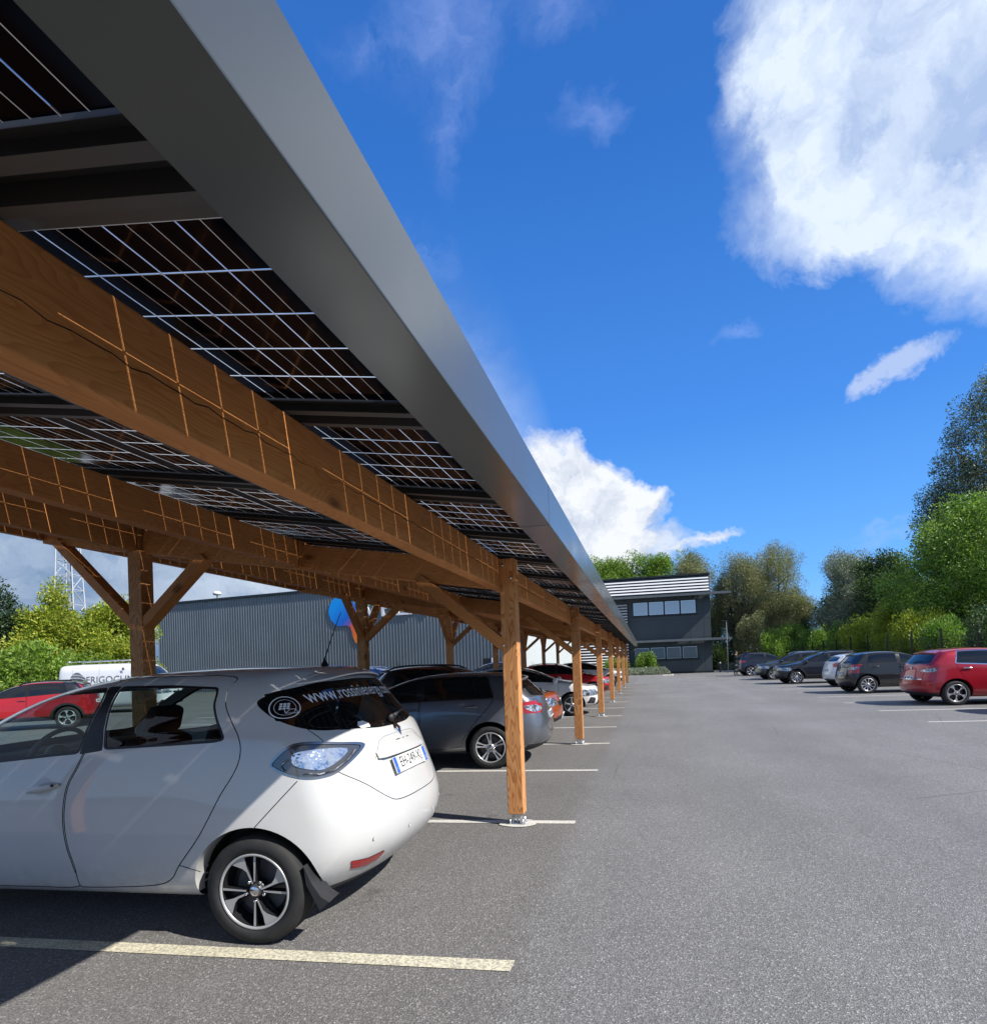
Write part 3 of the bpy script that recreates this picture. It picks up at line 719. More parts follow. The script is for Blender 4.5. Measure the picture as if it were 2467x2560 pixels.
    b.region('door_pillar', pil, 'side', mat=M_trim, push=.001)
    inner = round_poly([(.42, 1.345), (0, 1.36), (-.42, 1.345), (-.50, 1.28), (-.44, 1.17), (-.25, 1.13), (0, 1.123), (.25, 1.13), (.44, 1.17), (.50, 1.28)], .06)
    b.region('rear_window', inner, 'rear', -.05, both=False, mat=g2)
    gb = mat('glass_black_border', (.004, .004, .005), .03, spec=.9)
    b.region('rear_window_surround/s', smooth_poly([(.015, 1.298), (-.06, 1.345), (-.16, 1.378), (-.28, 1.40), (-.50, 1.405), (-.50, 1.12), (-.36, 1.115), (-.26, 1.135), (-.15, 1.18), (-.05, 1.235)], n=4), 'side', mat=gb)
    b.region('rear_window_surround', tg, 'rear', .08, both=False, mat=mat('glass_black_border', (.004, .004, .005), .03, spec=.9))
    lamp = smooth_poly([(-.10, .965), (-.125, .997), (-.185, 1.045), (-.255, 1.072), (-.36, 1.064), (-.44, 1.047), (-.505, 1.03), (-.53, 1.007), (-.51, .95), (-.455, .888), (-.39, .872), (-.303, .878), (-.192, .907), (-.12, .94)], n=4)
    lamp = lamp*np.array([.88, 1.])+np.array([-.012, 0])
    b.region('lamp', offset_poly(lamp, -.012), 'side', mat=mat('lamp_housing', (.10, .105, .11), .15, .5, coat=1), push=-.004)
    b.region('lamp_chrome', lamp, 'side', mat=mat('lamp_frame', (.30, .31, .32), .2, .9), push=.002)
    b.region('gap', rd, 'side', band=(-.003, .003), mat=M_gap)
    b.region('door', offset_poly(rd, -.003), 'side')
    b.region('gap', fd, 'side', band=(-.003, .003), mat=M_gap)
    b.region('door/f', offset_poly(fd, -.003), 'side')
    # tailgate outline
    tgate = smooth_poly([(.665, 1.19), (.63, 1.05), (.66, .96), (.62, .89), (.50, .80), (.37, .69), (.27, .655), (0, .65), (-.27, .655), (-.37, .69), (-.50, .80), (-.62, .89), (-.66, .96), (-.63, 1.05), (-.665, 1.19), (-.66, 1.385), (0, 1.44), (.66, 1.385)], n=5)
    b.region('gap', tgate, 'rear', -.16, band=(-.0025, .0025), both=False, mat=M_gap)
    b.region('tailgate', offset_poly(tgate, -.0025), 'rear', -.16, both=False)
    # bumper / wing seam
    for s_ in (1, -1):
        ribbon_on(b, 'panel_seam', [(-.25+.23*k/8, .872-.242*k/8) for k in range(9)], .005, 'side', M_gap, root, flip=s_)
        ribbon_on(b, 'panel_seam', [(.30+.125*k/4, .395+.033*k/4) for k in range(5)], .005, 'side', M_gap, root, flip=s_)
    b.region('reflector', [(.40, .385), (.415, .335), (.50, .325), (.60, .345), (.625, .395), (.52, .378)], 'rear', -.3, mat=M_red, push=.004)
    b.region('lower_valance', [(-.9, .26), (.9, .26), (.9, .1), (-.9, .1)], 'rear', -.2, both=False, mat=M_plast)
    ra = .348
    for x in (0, sp_wb): b.region('arch', arch_poly(x, ra, .292, .99), 'side', mat=None)
    b.region('grille', round_poly([(.45, .42), (-.45, .42), (-.5, .56), (.5, .56)], .03), 'front', 2.6, both=False, mat=M_plast)
    b.region('windscreen', round_poly([(-.60, 1.36), (.60, 1.36), (.72, 1.02), (-.72, 1.02)], .06), 'front', 1.35, both=False, mat=glass)
    # decals before freeing the mesh
    text_on(b, 'www.rossinienergy.com', .106, 'rear', (.085, 1.322), mat('decal_white', (.85, .85, .85), .5), root, 'web_address_lettering', .004, mirror=-1, sx=.90, curve=-.06)
    dw = MATS['decal_white']
    def ring_decal(c, r0, r1, name):
        Pn = 40; Q = [(c[0]+r*math.cos(2*PI*k/Pn), c[1]+r*.86*math.sin(2*PI*k/Pn)) for r in (r0, r1) for k in range(Pn)]
        F_ = [(k, (k+1) % Pn, Pn+(k+1) % Pn, Pn+k) for k in range(Pn)]
        return Q, F_
    Q, F_ = ring_decal((.665, 1.262), .077, .083, 'r'); Q2, F2 = ring_decal((.665, 1.262), .056, .0585, 'r')
    n0 = len(Q); Q += Q2; F_ += [tuple(i+n0 for i in f) for f in F2]
    def poly2(pts):
        nonlocal Q, F_
        n = len(Q); Q += pts; F_.append(tuple(range(n, n+len(pts))))
    for i in range(3):
        for j in range(3): x, z = .69-.020*i+.004*j, 1.288-.014*j; poly2([(x, z), (x-.015, z), (x-.0125, z-.011), (x+.0025, z-.011)])
    poly2([(.668, 1.247), (.672, 1.247), (.672, 1.228), (.668, 1.228)])
    cs = [(.668, 1.224), (.655, 1.236), (.64, 1.249), (.618, 1.249), (.606, 1.236), (.60, 1.224)]
    for p, q in zip(cs, cs[1:]+cs[:1]):
        p = np.array(p); q = np.array(q); d = (q-p)/np.linalg.norm(q-p); nn = np.array([-d[1], d[0]])*.0016; poly2([tuple(p+nn), tuple(q+nn), tuple(q-nn), tuple(p-nn)])
    tangent_on(b, 'round_sticker', 'rear', (.665, 1.262), [(-(x-.665), z-1.262) for x, z in Q], F_, dw, root)
    flat_poly_obj('hexagon_sticker', b, [(.37, 1.118), (.345, 1.139), (.30, 1.141), (.265, 1.124), (.275, 1.102), (.355, 1.100)], 'rear', dw, root, .004)
    text_on(b, 'ZOE', .082, 'rear', (0, .963), mat('badge_grey', (.12, .12, .12), .3, .6), root, 'model_badge', .012, mirror=-1, sx=1.25)
    text_on(b, 'ZE', .03, 'rear', (-.47, .755), MATS['badge_grey'], root, 'small_badge', .004, mirror=-1)
    # emblem rhombus
    bm = B()
    def rh(w, h): return [(0, h), (w, 0), (0, -h), (-w, 0)]
    o_, i_ = rh(.040, .052), rh(.020, .027); pts = b.project([(x, 1.058+z) for x, z in o_+i_], 'rear', .012)
    base = b.project([(x*1.05, 1.058+z*1.05) for x, z in o_], 'rear', .0)
    vs = [bm.verts.new(p) for p in pts+base]
    for k in range(4):
        j = (k+1) % 4; bm.faces.new((vs[k], vs[j], vs[4+j], vs[4+k])); bm.faces.new((vs[k], vs[8+k], vs[8+j], vs[j]))
    mesh_obj('emblem', bm, M_chrome, root)
    # number plate
    pc = Vector(b.project([(0, .852)], 'rear', .0)[0]); up_ = Vector(b.project([(0, .90)], 'rear', 0)[0])-Vector(b.project([(0, .80)], 'rear', 0)[0])
    tilt = math.atan2(up_.x, up_.z)
    pl = empty('p', (0, 0, 0)); bpy.data.objects.remove(pl)
    bm = B(); Rm = Matrix.Rotation(tilt, 3, 'Y')
    box(bm, (0, 0, 0), (.008, .494, .105), bev=.003)
    plate = mesh_obj('number_plate', bm, M_plate, root); plate.location = pc+Vector((-.014, 0, 0)); plate.rotation_euler = (0, tilt, -.075)
    def on_plate(txt, size, cy, cz, mt, nm, sx=1.):
        Vt, Ft = text_mesh(txt, size); return pyobj(nm, [(-.0055, cy-v.x*sx, cz+v.y) for v in Vt], Ft, mt, plate)
    on_plate('EH-249-XJ', .098, 0, .004, M_black, 'plate_lettering', .80)
    for sgn in (1, -1):
        bm = B(); box(bm, (-.0045, sgn*.226, 0), (.002, .038, .100)); mesh_obj('plate_band', bm, M_blue, plate)
    on_plate('F', .04, .226, -.028, M_plate, 'country_letter'); on_plate('62', .03, -.226, -.028, M_plate, 'district_number')
    on_plate('.............', .02, 0, -.047, M_black, 'dealer_line')
    # plate handle bar: raised lip above plate
    bm = B(); N = 24
    hpts = []
    outline = [(.36, .845), (.32, .90), (.27, .948), (.20, .965), (0, .972), (-.20, .965), (-.27, .948), (-.32, .90), (-.36, .845)]
    o1 = b.project(outline, 'rear', .006)
    lip = b.project([(y, .862) for y in np.linspace(.345, -.345, 17)], 'rear', .0)
    V1, F1 = [], []
    ys_ = np.linspace(.345, -.345, 17)
    for k, y in enumerate(ys_):
        ztop = lerp_list([(0, 1.023), (.2, 1.018), (.27, 1.0), (.345, .923)], abs(y))
        prof = [(ztop, .0005), (ztop-.012, .010), (.955, .020), (.930, .030), (.916, .030), (.905, .004)]
        for z, of in prof: p = b.project([(y, z)], 'rear', 0)[0]; V1.append((p.x-of*(1 if abs(y) < .33 else .4), p.y, z))
    ribbon_on(b, 'panel_seam', [(y, lerp_list([(0, 1.037), (.2, 1.031), (.27, 1.012), (.36, .917)], abs(y))) for y in np.linspace(.36, -.36, 25)], .0035, 'rear', mat('seam_grey', (.2, .2, .2), .6), root)
    n = 6
    for k in range(16):
        for j in range(5): F1.append((k*n+j, k*n+j+1, (k+1)*n+j+1, (k+1)*n+j))
    mi = [1 if j >= 4 else 0 for k in range(16) for j in range(5)]
    pyobj('tailgate_handle', V1, F1, [P, M_trim], root, True, mi, auto=40)
    # lamp innards
    for s in (1, -1):
        c = b.project([(-.33, .965)], 'side', -.02, s)[0]
        Q = []; F_ = []
        vv = smooth_poly([(-.215, .99), (-.23, 1.02), (-.33, 1.028), (-.425, 1.008), (-.41, .955), (-.36, .918), (-.30, .928), (-.23, .955)], n=3)
        flat_poly_obj('lamp_reflector', b, vv, 'side', MATS.get('lamp_blue') or lampglass(), root, .001, s, n=16)
        bm = B(); pts = b.project([(x, z) for x, z in smooth_poly([(-.20, .985), (-.165, .955), (-.19, .925)], n=4)[:9]], 'side', .004, s); tube(bm, pts, .004, 6)
        pts = b.project([(x, z) for x, z in [(-.452, .995), (-.438, .95), (-.398, .905), (-.345, .895), (-.28, .91)]], 'side', .003, s); tube(bm, pts, .004, 6)
        mesh_obj('lamp_light_bar', bm, M_lampclear, root)
    # handle
    for s in (1, -1):
        c = b.project([(1.28, .853)], 'side', 0, s)[0]
        flat_poly_obj('handle_recess', b, smooth_poly([(1.345, .852), (1.32, .895), (1.275, .905), (1.235, .875), (1.235, .825), (1.28, .80), (1.325, .81)], n=4), 'side', mat('handle_recess_grey', (.55, .55, .54), .4), root, .0012, s)
        bm = B(); prof = []
        for k in range(11):
            t = k/10; x = 1.392-.215*t; z = .829+.040*t; hgt = .008+.017*math.sin(PI*min(1, t*1.1))**.5*(.8+.3*t); d = .008+.026*math.sin(PI*t)**.5
            p = b.project([(x, z)], 'side', 0, s)[0]; prof.append([bm.verts.new((x, p.y+s*dd, z+dz)) for dd, dz in ((0, -hgt), (d, -hgt*.8), (d+.004, 0), (d, hgt*.8), (0, hgt))])
        for A, Bq in zip(prof, prof[1:]):
            for j in range(4): f = bm.faces.new((A[j], A[j+1], Bq[j+1], Bq[j])); f.smooth = True
        bmesh.ops.recalc_face_normals(bm, faces=bm.faces)
        mesh_obj('door_handle', bm, P, root)
        bm = B(); p = b.project([(1.195, .864)], 'side', .032, s)[0]; lathe(bm, [(.009, 0), (.009, s*.004), (.0001, s*.004)], 14, c=p)
        mesh_obj('key_hole', bm, M_trim, root)
    # parking sensors
    for y, z in ((.52, .49), (.20, .475), (-.2, .475), (-.52, .49)):
        p = b.project([(y, z)], 'rear', .001)[0]; bm = B(); lathe(bm, [(.0, 0), (.010, 0), (.0125, .0015)], 16, axis='Z')
        o = mesh_obj('parking_sensor', bm, mat('sensor_ring', (.5, .5, .5), .4), root); o.location = p; o.rotation_euler = (0, -PI/2, 0)
    # wiper
    bm = B(); pv = b.project([(.03, 1.112)], 'rear', .03)[0]; lathe(bm, [(.028, 0), (.026, .02), (.0001, .026)], 20, axis='Z', c=(0, 0, -.012))
    o = mesh_obj('wiper_pivot', bm, M_plast, root); o.location = pv; o.rotation_euler = (0, -PI/2-.3, 0)
    bm = B(); pts = b.project([(.03, 1.112), (-.06, 1.132), (-.15, 1.142), (-.26, 1.146)], 'rear', .045); tube(bm, pts, [.016, .014, .010, .006], 8)
    pts = b.project([(.02, 1.135), (-.15, 1.156), (-.33, 1.154)], 'rear', .014); tube(bm, pts, .006, 6)
    mesh_obj('rear_wiper', bm, M_plast, root)
    # spoiler
    V1 = []; F1 = []; ys_ = np.linspace(-.52, .52, 25)
    for y in ys_:
        u = abs(y)/.52; xe = -.305+.085*u**2.2+.09*max(0, (u-.72)/.28)**2; zt = 1.462-.052*u**2
        p = b.project([(-.10+.03*u, y)], 'top', 0)[0]
        q = b.project([(-.17+.03*u, y)], 'top', 0)[0]
        V1 += [(p.x, y, p.z-.003), (q.x, y, q.z+.004), (xe+.05, y, zt-.004+.004), (xe, y, zt-.018), (xe+.004, y, zt-.028), (xe+.07+.02*(1-u), y, zt-.030-.02*(1-u))]
    for k in range(24):
        for j in range(5): F1.append((k*6+j, k*6+j+1, (k+1)*6+j+1, (k+1)*6+j))
    F1.append(tuple(range(6))); F1.append(tuple(24*6+j for j in range(5, -1, -1)))
    sp_o = pyobj('roof_spoiler', V1, F1, [P, M_trim], root, True, [0 if (j % 5) < 4 or j >= 120 else 1 for j in range(len(F1))], auto=35)
    # antenna
    bm = B(); p = b.project([(-.03, 0)], 'top', 0)[0]
    lathe(bm, [(.03, -.005), (.022, .012), (.010, .035), (.007, .05)], 12, axis='Z', c=p); tube(bm, [p+Vector((0, 0, .04)), p+Vector((-.06, 0, .20)), p+Vector((-.13, 0, .36))], [.0045, .0035, .002], 6)
    mesh_obj('antenna', bm, M_trim, root)
    # mirrors, mud flap
    for s in (1, -1):
        bm = B(); bmesh.ops.create_uvsphere(bm, u_segments=16, v_segments=10, radius=1, matrix=Matrix.Translation((2.02, s*.90, 1.00)) @ Matrix.Diagonal((.06, .10, .07, 1)))
        mesh_obj('wing_mirror', bm, P, root, True)
        bm = B(); yo, yi = s*.80, s*.69
        A = [bm.verts.new(v) for v in ((-.288, yo, .43), (-.33, yo, .34), (-.385, yo+s*.005, .270), (-.43, yo+s*.005, .245), (-.375, yo+s*.005, .200), (-.345, yo, .25), (-.30, yo, .33))]
        Bv = [bm.verts.new((v.co.x+.0, yi, v.co.z)) for v in A]
        bm.faces.new(A)
        for k in range(len(A)): bm.faces.new((A[k], A[(k+1) % len(A)], Bv[(k+1) % len(A)], Bv[k]))
        mesh_obj('mud_flap', bm, M_plast, root)
    b.build(root, P, holes=('arch',))
    wheel_wells(root, ra, sp_wb, hw, .292)
    wheels_for(root, .292, sp_wb, hw, 'wedge', .185, rimmat=mat('alloy_machined', (.46, .46, .455), .38, .4))
    # arch lip returns
    for x in (0, sp_wb):
        for s in (1, -1):
            bm = B(); n = 40; A = []
            for k in range(n+1):
                t = PI*(-.02+1.04*k/n); px_, pz_ = x+ra*math.cos(t), .292+ra*.99*math.sin(t); h = b.project([(px_+(.004*math.cos(t)), pz_+.004*math.sin(t))], 'side', 0, s)[0]
                if h.z < 0: continue
                A.append((bm.verts.new((px_, h.y, pz_)), bm.verts.new((px_, h.y-s*.10, pz_))))
            for p, q in zip(A, A[1:]): f = bm.faces.new((p[0], q[0], q[1], p[1])); f.smooth = True
            mesh_obj('arch_lip', bm, P, root)
    # interior
    bm = B()
    box(bm, (1.15, 0, .34), (2.3, 1.36, .10)); box(bm, (2.15, 0, .80), (.45, 1.3, .34), bev=.08)
    for x0 in (.12, 1.02):
        for y in (-.36, .36) if x0 > .5 else (-.40, 0, .40):
            w = .46 if x0 > .5 else .40
            box(bm, (x0+.28, y, .52), (.50, w, .16), bev=.05)
            box(bm, (x0-.02, y, .82), (.14, w, .56), Matrix.Rotation(-.32, 3, 'Y'), bev=.05)
            box(bm, (x0-.13, y, 1.19), (.09, .24, .17), Matrix.Rotation(-.25, 3, 'Y'), bev=.035)
            tube(bm, [(x0-.10, y-.06, 1.04), (x0-.12, y-.06, 1.14)], .007, 6); tube(bm, [(x0-.10, y+.06, 1.04), (x0-.12, y+.06, 1.14)], .007, 6)
    mesh_obj('interior', bm, M_int, root, True, 40)
    bm = B(); n = 40; c = Vector((1.72, .34, .965)); Rm = Matrix.Rotation(-.42, 3, 'Y')
    pts = [c+Rm @ Vector((0, .185*math.cos(2*PI*k/n), .185*math.sin(2*PI*k/n))) for k in range(n)]
    tube(bm, pts, .016, 8, closed=True)
    for aa in (0, PI, -PI/2): tube(bm, [c, c+Rm @ Vector((0, .18*math.cos(aa), .18*math.sin(aa)))], .02, 6)
    bmesh.ops.create_uvsphere(bm, u_segments=12, v_segments=8, radius=.07, matrix=Matrix.Translation(c)); tube(bm, [c, c+Vector((.35, 0, -.12))], .03, 8)
    mesh_obj('steering_wheel', bm, mat('steering_grey', (.09, .09, .09), .5), root, True)
    return root
def lampglass():
    m = mat('lamp_blue', (.5, .6, .75), .12, .9, coat=1)
    T, b = nodes(m); tc = T.n('ShaderNodeTexCoord'); n = T.noise(tc.outputs['Object'], 15, 4, .6, 1.2)
    c = T.ramp(n, [(.28, (.16, .20, .26)), (.38, (.30, .45, .62)), (.46, (.72, .76, .80)), (.7, (.92, .93, .95))]); T.link(c, b.inputs['Base Color'])
    v = T.n('ShaderNodeTexVoronoi', i_Scale=55.); T.link(tc.outputs['Object'], v.inputs['Vector']); bp = T.n('ShaderNodeBump', i_Strength=.5, i_Distance=.004); T.link(v.outputs[0], bp.inputs['Height']); T.link(bp.outputs[0], b.inputs['Normal'])
    return m
sp_wb = 2.46
TH = .0864
def right_side_loc(cx, cy, hw, rz, x_axle=0., side=-1):
    """origin so that the wheel contact (x_axle, side*hw) lands on (cx, cy)"""
    v = Matrix.Rotation(rz, 3, 'Z') @ Vector((x_axle, side*hw*.97, 0)); return (cx-v.x, cy-v.y, 0)
GL = 'cars parked under the carport'; GR = 'cars parked along the right of the lane'
def all_cars():
    hero_car()
    generic_car('parked_car', 'metallic grey hatchback with dark windows, tail towards the lane behind the first timber post', right_side_loc(-2.157, 8.02, .90, PI+TH, 0, 1), PI+TH, (.20, .21, .23), 'hatch', (.84, 2.50, .80), .90, 1.36, .305, .90, 'double', .75, group=GL, win=(-.10, 1.0), white_lens=True, belt_rise=.06)
    L = (.62, 2.48, .86); generic_car('parked_car', 'orange crossover with a black roof, between the grey hatchback and the white car', (-1.62-L[1]-L[2], 11.95-.36, 0), TH, (.42, .085, .012), 'suv', L, .90, 1.49, .32, .96, 'five', .4, group=GL, clad=True, roofcol=(.01, .01, .012), rails=True, headstyle='big')
    L = (.62, 2.45, .80); generic_car('parked_car', 'white hatchback with black lower intakes, nose towards the lane beyond the orange crossover', (-1.25-L[1]-L[2], 16.95-.3, 0), TH, (.74, .74, .73), 'hatch', L, .88, 1.36, .30, .90, 'five', group=GL)
    L = (.62, 2.45, .80); generic_car('parked_car', 'bright red hatchback with a dark windscreen, nose towards the lane beyond the white hatchback', (-1.35-L[1]-L[2], 24.6-.3, 0), TH, (.50, .012, .018), 'hatch', L, .88, 1.40, .30, .92, 'five', .2, group=GL)
    L = (.62, 2.45, .80); generic_car('parked_car', 'dark grey hatchback in the carport shade directly beyond the bright red hatchback', (-1.9-L[1]-L[2], 27.9-.3, 0), TH, (.03, .032, .036), 'hatch', L, .88, 1.44, .30, .94, 'five', .5, group=GL, levels=2)
    L = (.62, 2.45, .80); generic_car('parked_car', 'white crossover with a large dark front intake, farthest car showing its nose under the carport', (-1.2-L[1]-L[2], 34.2-.3, 0), TH, (.74, .74, .73), 'suv', L, .88, 1.42, .31, .92, 'five', group=GL, clad=True)
    # second row under the high side
    GS = 'cars in the row behind the carport'
    generic_car('parked_car', 'light blue crossover with roof rails beyond the second middle post', (-8.2, 17.3, 0), PI+TH, (.03, .09, .26), 'suv', (.66, 2.5, .8), .90, 1.52, .32, .97, 'five', .5, group=GS, rails='chrome', levels=2)
    generic_car('parked_car', 'white and blue van-like car seen small beyond the far middle posts', (-7.6, 33.5, 0), PI+TH, (.55, .60, .68), 'suv', (.66, 2.5, .8), .90, 1.62, .32, 1.0, 'five', .2, group=GS, levels=2)
    generic_car('parked_car', 'red crossover with a black roof parked beside the white van on the left', right_side_loc(-17.1, 14.26, .88, PI+.62, 0, 1), PI+.62, (.45, .010, .016), 'suv', (.68, 2.5, .82), .90, 1.46, .33, .95, 'petal', .3, group='vehicles on the far left of the yard', clad=True, rails=True, roofcol=(.01, .01, .012))
    # right row
    generic_car('parked_car', 'red hatchback with chrome tail strip, nearest car on the right of the lane', right_side_loc(7.50, 17.33, .88, TH, 0, -1), TH, (.40, .008, .022), 'hatch', (.72, 2.45, .80), .88, 1.46, .315, .93, 'petal', .35, group=GR, chrome=True, white_lens=True, win=(-.02, 1.0))
    generic_car('parked_car', 'black compact hatchback with tall white and red tail lamps, beyond the red hatchback', right_side_loc(7.25, 22.70, .86, TH, 0, -1), TH, (.012, .013, .014), 'hatch', (.60, 2.35, .78), .86, 1.44, .31, .95, 'ten', .2, group=GR, lamp='tall', white_lens=True, win=(-.05, .98), belt_rise=.05, rimmat=mat('alloy_bright', (.75, .76, .78), .3, .8))
    generic_car('parked_car', 'white hatchback with a black lower bumper, tail towards the lane beside the black compact', right_side_loc(7.95, 27.0, .86, TH, 0, -1), TH, (.74, .75, .76), 'hatch', (.62, 2.40, .80), .86, 1.38, .30, .93, 'five', group=GR, clad=False)
    generic_car('parked_car', 'glossy black crossover with white daytime lamps, nose towards the lane', right_side_loc(6.86, 30.9, .89, PI+TH, 2.50, 1), PI+TH, (.008, .010, .016), 'suv', (.68, 2.50, .84), .89, 1.52, .335, .98, 'ten', .3, group=GR, clad=True, rails=True, rimmat=MATS['alloy_bright'])
    generic_car('parked_car', 'dark grey crossover with silver roof rails, nose towards the lane behind the black crossover', right_side_loc(6.95, 36.6, .89, PI+TH, 2.50, 1), PI+TH, (.05, .055, .065), 'suv', (.68, 2.50, .84), .89, 1.55, .335, .99, 'five', .5, group=GR, clad=True, rails='chrome')
    generic_car('parked_car', 'dark blue estate with its tail towards the lane and a person standing behind it', right_side_loc(7.0, 44.6, .90, TH, 0, -1), TH, (.010, .014, .035), 'suv', (.78, 2.60, .84), .90, 1.62, .34, 1.02, 'five', .4, group=GR, rails=True)
    generic_car('parked_car', 'dark grey hatchback at the right edge, mostly outside the picture, nearer than the red one', right_side_loc(8.6, 14.3, .88, TH, 0, -1), TH, (.03, .03, .035), 'hatch', (.66, 2.45, .80), .88, 1.46, .30, .93, 'five', .3, group=GR, levels=2)
    return
# ------------------------------------------------------------------ sun, sky, clouds
EL = 42.4; AZ = 103.5
SUN = Vector((math.cos(R(EL))*math.sin(R(AZ)), math.cos(R(EL))*math.cos(R(AZ)), math.sin(R(EL))))
def pxdir(px, py): return ray(px, py).normalized()
def make_world():
    w = bpy.data.worlds.new('World'); SC.world = w; w.use_nodes = True
    nt = w.node_tree; T = NT(nt); bg = nt.nodes['Background']
    sky = T.n('ShaderNodeTexSky', sky_type='NISHITA', sun_disc=False, sun_elevation=R(EL), sun_rotation=R(AZ), altitude=0., air_density=1.0, dust_density=.25, ozone_density=2.6)
    tc = T.n('ShaderNodeTexCoord'); d = T.vmath('NORMALIZE', tc.outputs['Generated']).outputs[0]
    hs = T.n('ShaderNodeHueSaturation', i_Saturation=1.22, i_Value=1.); T.link(sky.outputs[0], hs.inputs['Color'])
    tz = T.n('ShaderNodeSeparateXYZ'); T.link(d, tz.inputs[0])
    blue = T.ramp(tz.outputs[2], [(0., (2.1, 4.9, 8.6)), (.12, (1.15, 3.7, 8.5)), (.35, (.52, 2.25, 6.9)), (.65, (.26, 1.38, 4.9)), (1., (.2, .95, 3.7))])
    base = T.mix(.85, hs.outputs[0], blue)
    # warped direction for ragged cloud edges
    n1 = T.n('ShaderNodeTexNoise', i_Scale=3.4, i_Detail=9., i_Roughness=.62); T.link(d, n1.inputs['Vector'])
    n2 = T.n('ShaderNodeTexNoise', i_Scale=12., i_Detail=10., i_Roughness=.66, i_Distortion=.25); T.link(d, n2.inputs['Vector'])
    wv = T.vmath('SUBTRACT', n1.outputs['Color'], (.5, .5, .5)).outputs[0]; wv2 = T.vmath('SUBTRACT', n2.outputs['Color'], (.5, .5, .5)).outputs[0]
    sc1 = T.n('ShaderNodeVectorMath', operation='SCALE'); T.link(wv, sc1.inputs[0]); sc1.inputs['Scale'].default_value = .10
    sc2 = T.n('ShaderNodeVectorMath', operation='SCALE'); T.link(wv2, sc2.inputs[0]); sc2.inputs['Scale'].default_value = .105
    dw = T.vmath('ADD', T.vmath('ADD', d, sc1.outputs[0]).outputs[0], sc2.outputs[0]).outputs[0]
    dw = T.vmath('NORMALIZE', dw).outputs[0]
    def blob(px, py, rx, ry, ang=0, soft=.5, vec=None):
        """elliptical patch of sky around a direction; radii in radians; returns 0..1"""
        c = pxdir(px, py); rt = c.cross(Vector((0, 0, 1))).normalized(); up = rt.cross(c)
        ca, sa = math.cos(ang), math.sin(ang); ax = (rt*ca+up*sa)/rx; ay = (-rt*sa+up*ca)/ry; v = vec if vec is not None else dw
        a = T.vmath('DOT_PRODUCT', v, tuple(ax)).outputs['Value']; b = T.vmath('DOT_PRODUCT', v, tuple(ay)).outputs['Value']
        f = T.vmath('DOT_PRODUCT', v, tuple(c)).outputs['Value']
        r = T.math('SQRT', T.math('ADD', T.math('MULTIPLY', a, a), T.math('MULTIPLY', b, b)))
        m = T.mapr(r, 1+soft*.3, 1-soft, 0, 1); return T.math('MULTIPLY', m, T.math('GREATER_THAN', f, 0))
    def union(L):
        r = L[0]
        for x in L[1:]: r = T.math('MAXIMUM', r, x)
        return r
    # big bright cloud upper right, with its own lobes
    big = union([blob(2380, 100, .22, .15, 0, .35), blob(2120, 60, .12, .13, 0, .35), blob(2300, 400, .20, .095, -.12, .4), blob(2010, 400, .075, .09, 0, .4), blob(2130, 560, .09, .045, -.1, .5), blob(2330, 560, .10, .03, -.02, .6), blob(1960, 200, .06, .10, 0, .4), blob(2680, 200, .20, .20, 0, .3)])
    n3 = T.noise(d, 7.5, 8, .58); thin = T.mapr(n3, .31, .46, .42, 1.)
    bigm = T.math('MULTIPLY', big, thin, True)
    cum = union([blob(1440, 1240, .085, .055, 0, .22), blob(1520, 1285, .085, .048, 0, .25), blob(1600, 1370, .05, .02, 0, .4), blob(1370, 1290, .09, .12, 0, .2), blob(1470, 1370, .16, .05, 0, .3), blob(1400, 1180, .05, .035, 0, .4), blob(1775, 1345, .040, .010, .2, .9), blob(1690, 1378, .06, .010, .2, .9)])
    small = T.math('MULTIPLY', union([blob(2280, 900, .040, .018, .22, .5, T.vmath('ADD', d, sc2.outputs[0]).outputs[0]), blob(2215, 940, .035, .016, .38, .5, T.vmath('ADD', d, sc2.outputs[0]).outputs[0])]), .7)
    wisp = union([blob(1100, 70, .085, .05, .5, 1.), blob(950, 120, .05, .03, 0, 1.), blob(1150, 170, .03, .10, -.35, 1.), blob(1120, 330, .022, .055, -.1, 1.), blob(1390, 40, .05, .025, 0, 1.), blob(1050, 610, .045, .03, -.4, 1.), blob(1850, 840, .03, .012, 0, 1.), blob(1480, 290, .04, .02, 0, 1.), blob(2215, 1320, .06, .008, .1, 1.), blob(2230, 1345, .06, .012, 0, 1.)])
    wn = T.mapr(T.noise(dw, 9., 8, .65), .40, .68, 0, 1.); wisp = T.math('MULTIPLY', T.math('MULTIPLY', wisp, wn), .34)
    # storm bank low on the left
    z = T.n('ShaderNodeSeparateXYZ'); T.link(dw, z.inputs[0])
    left = T.vmath('DOT_PRODUCT', d, tuple(pxdir(150, 1500))).outputs['Value']
    bank = T.math('MULTIPLY', T.mapr(left, .72, .90, 0, 1), T.mapr(z.outputs[2], .62, .40, 0, 1))
    dn = T.noise(T.vmath('MULTIPLY', dw, (1, 1, 2.2)).outputs[0], 3.6, 8, .6)
    lightband = T.mapr(z.outputs[2], .05, .22, 0, 1)
    bc = T.mix(T.mapr(dn, .38, .62, 0, 1), (2.0, 2.9, 4.4), (6.8, 7.4, 8.2)); bc = T.mix(lightband, T.mix(T.mapr(dn, .35, .65, 0, 1), (1.0, 1.75, 3.1), (2.0, 2.9, 4.3)), bc)
    # faint general clouds elsewhere for reflections
    gen = T.math('MULTIPLY', T.mapr(T.noise(d, 2.3, 8, .6), .42, .60, 0, .95), T.mapr(union([T.vmath('DOT_PRODUCT', d, tuple(pxdir(1300, 900))).outputs['Value']]), .45, .62, 1, 0))
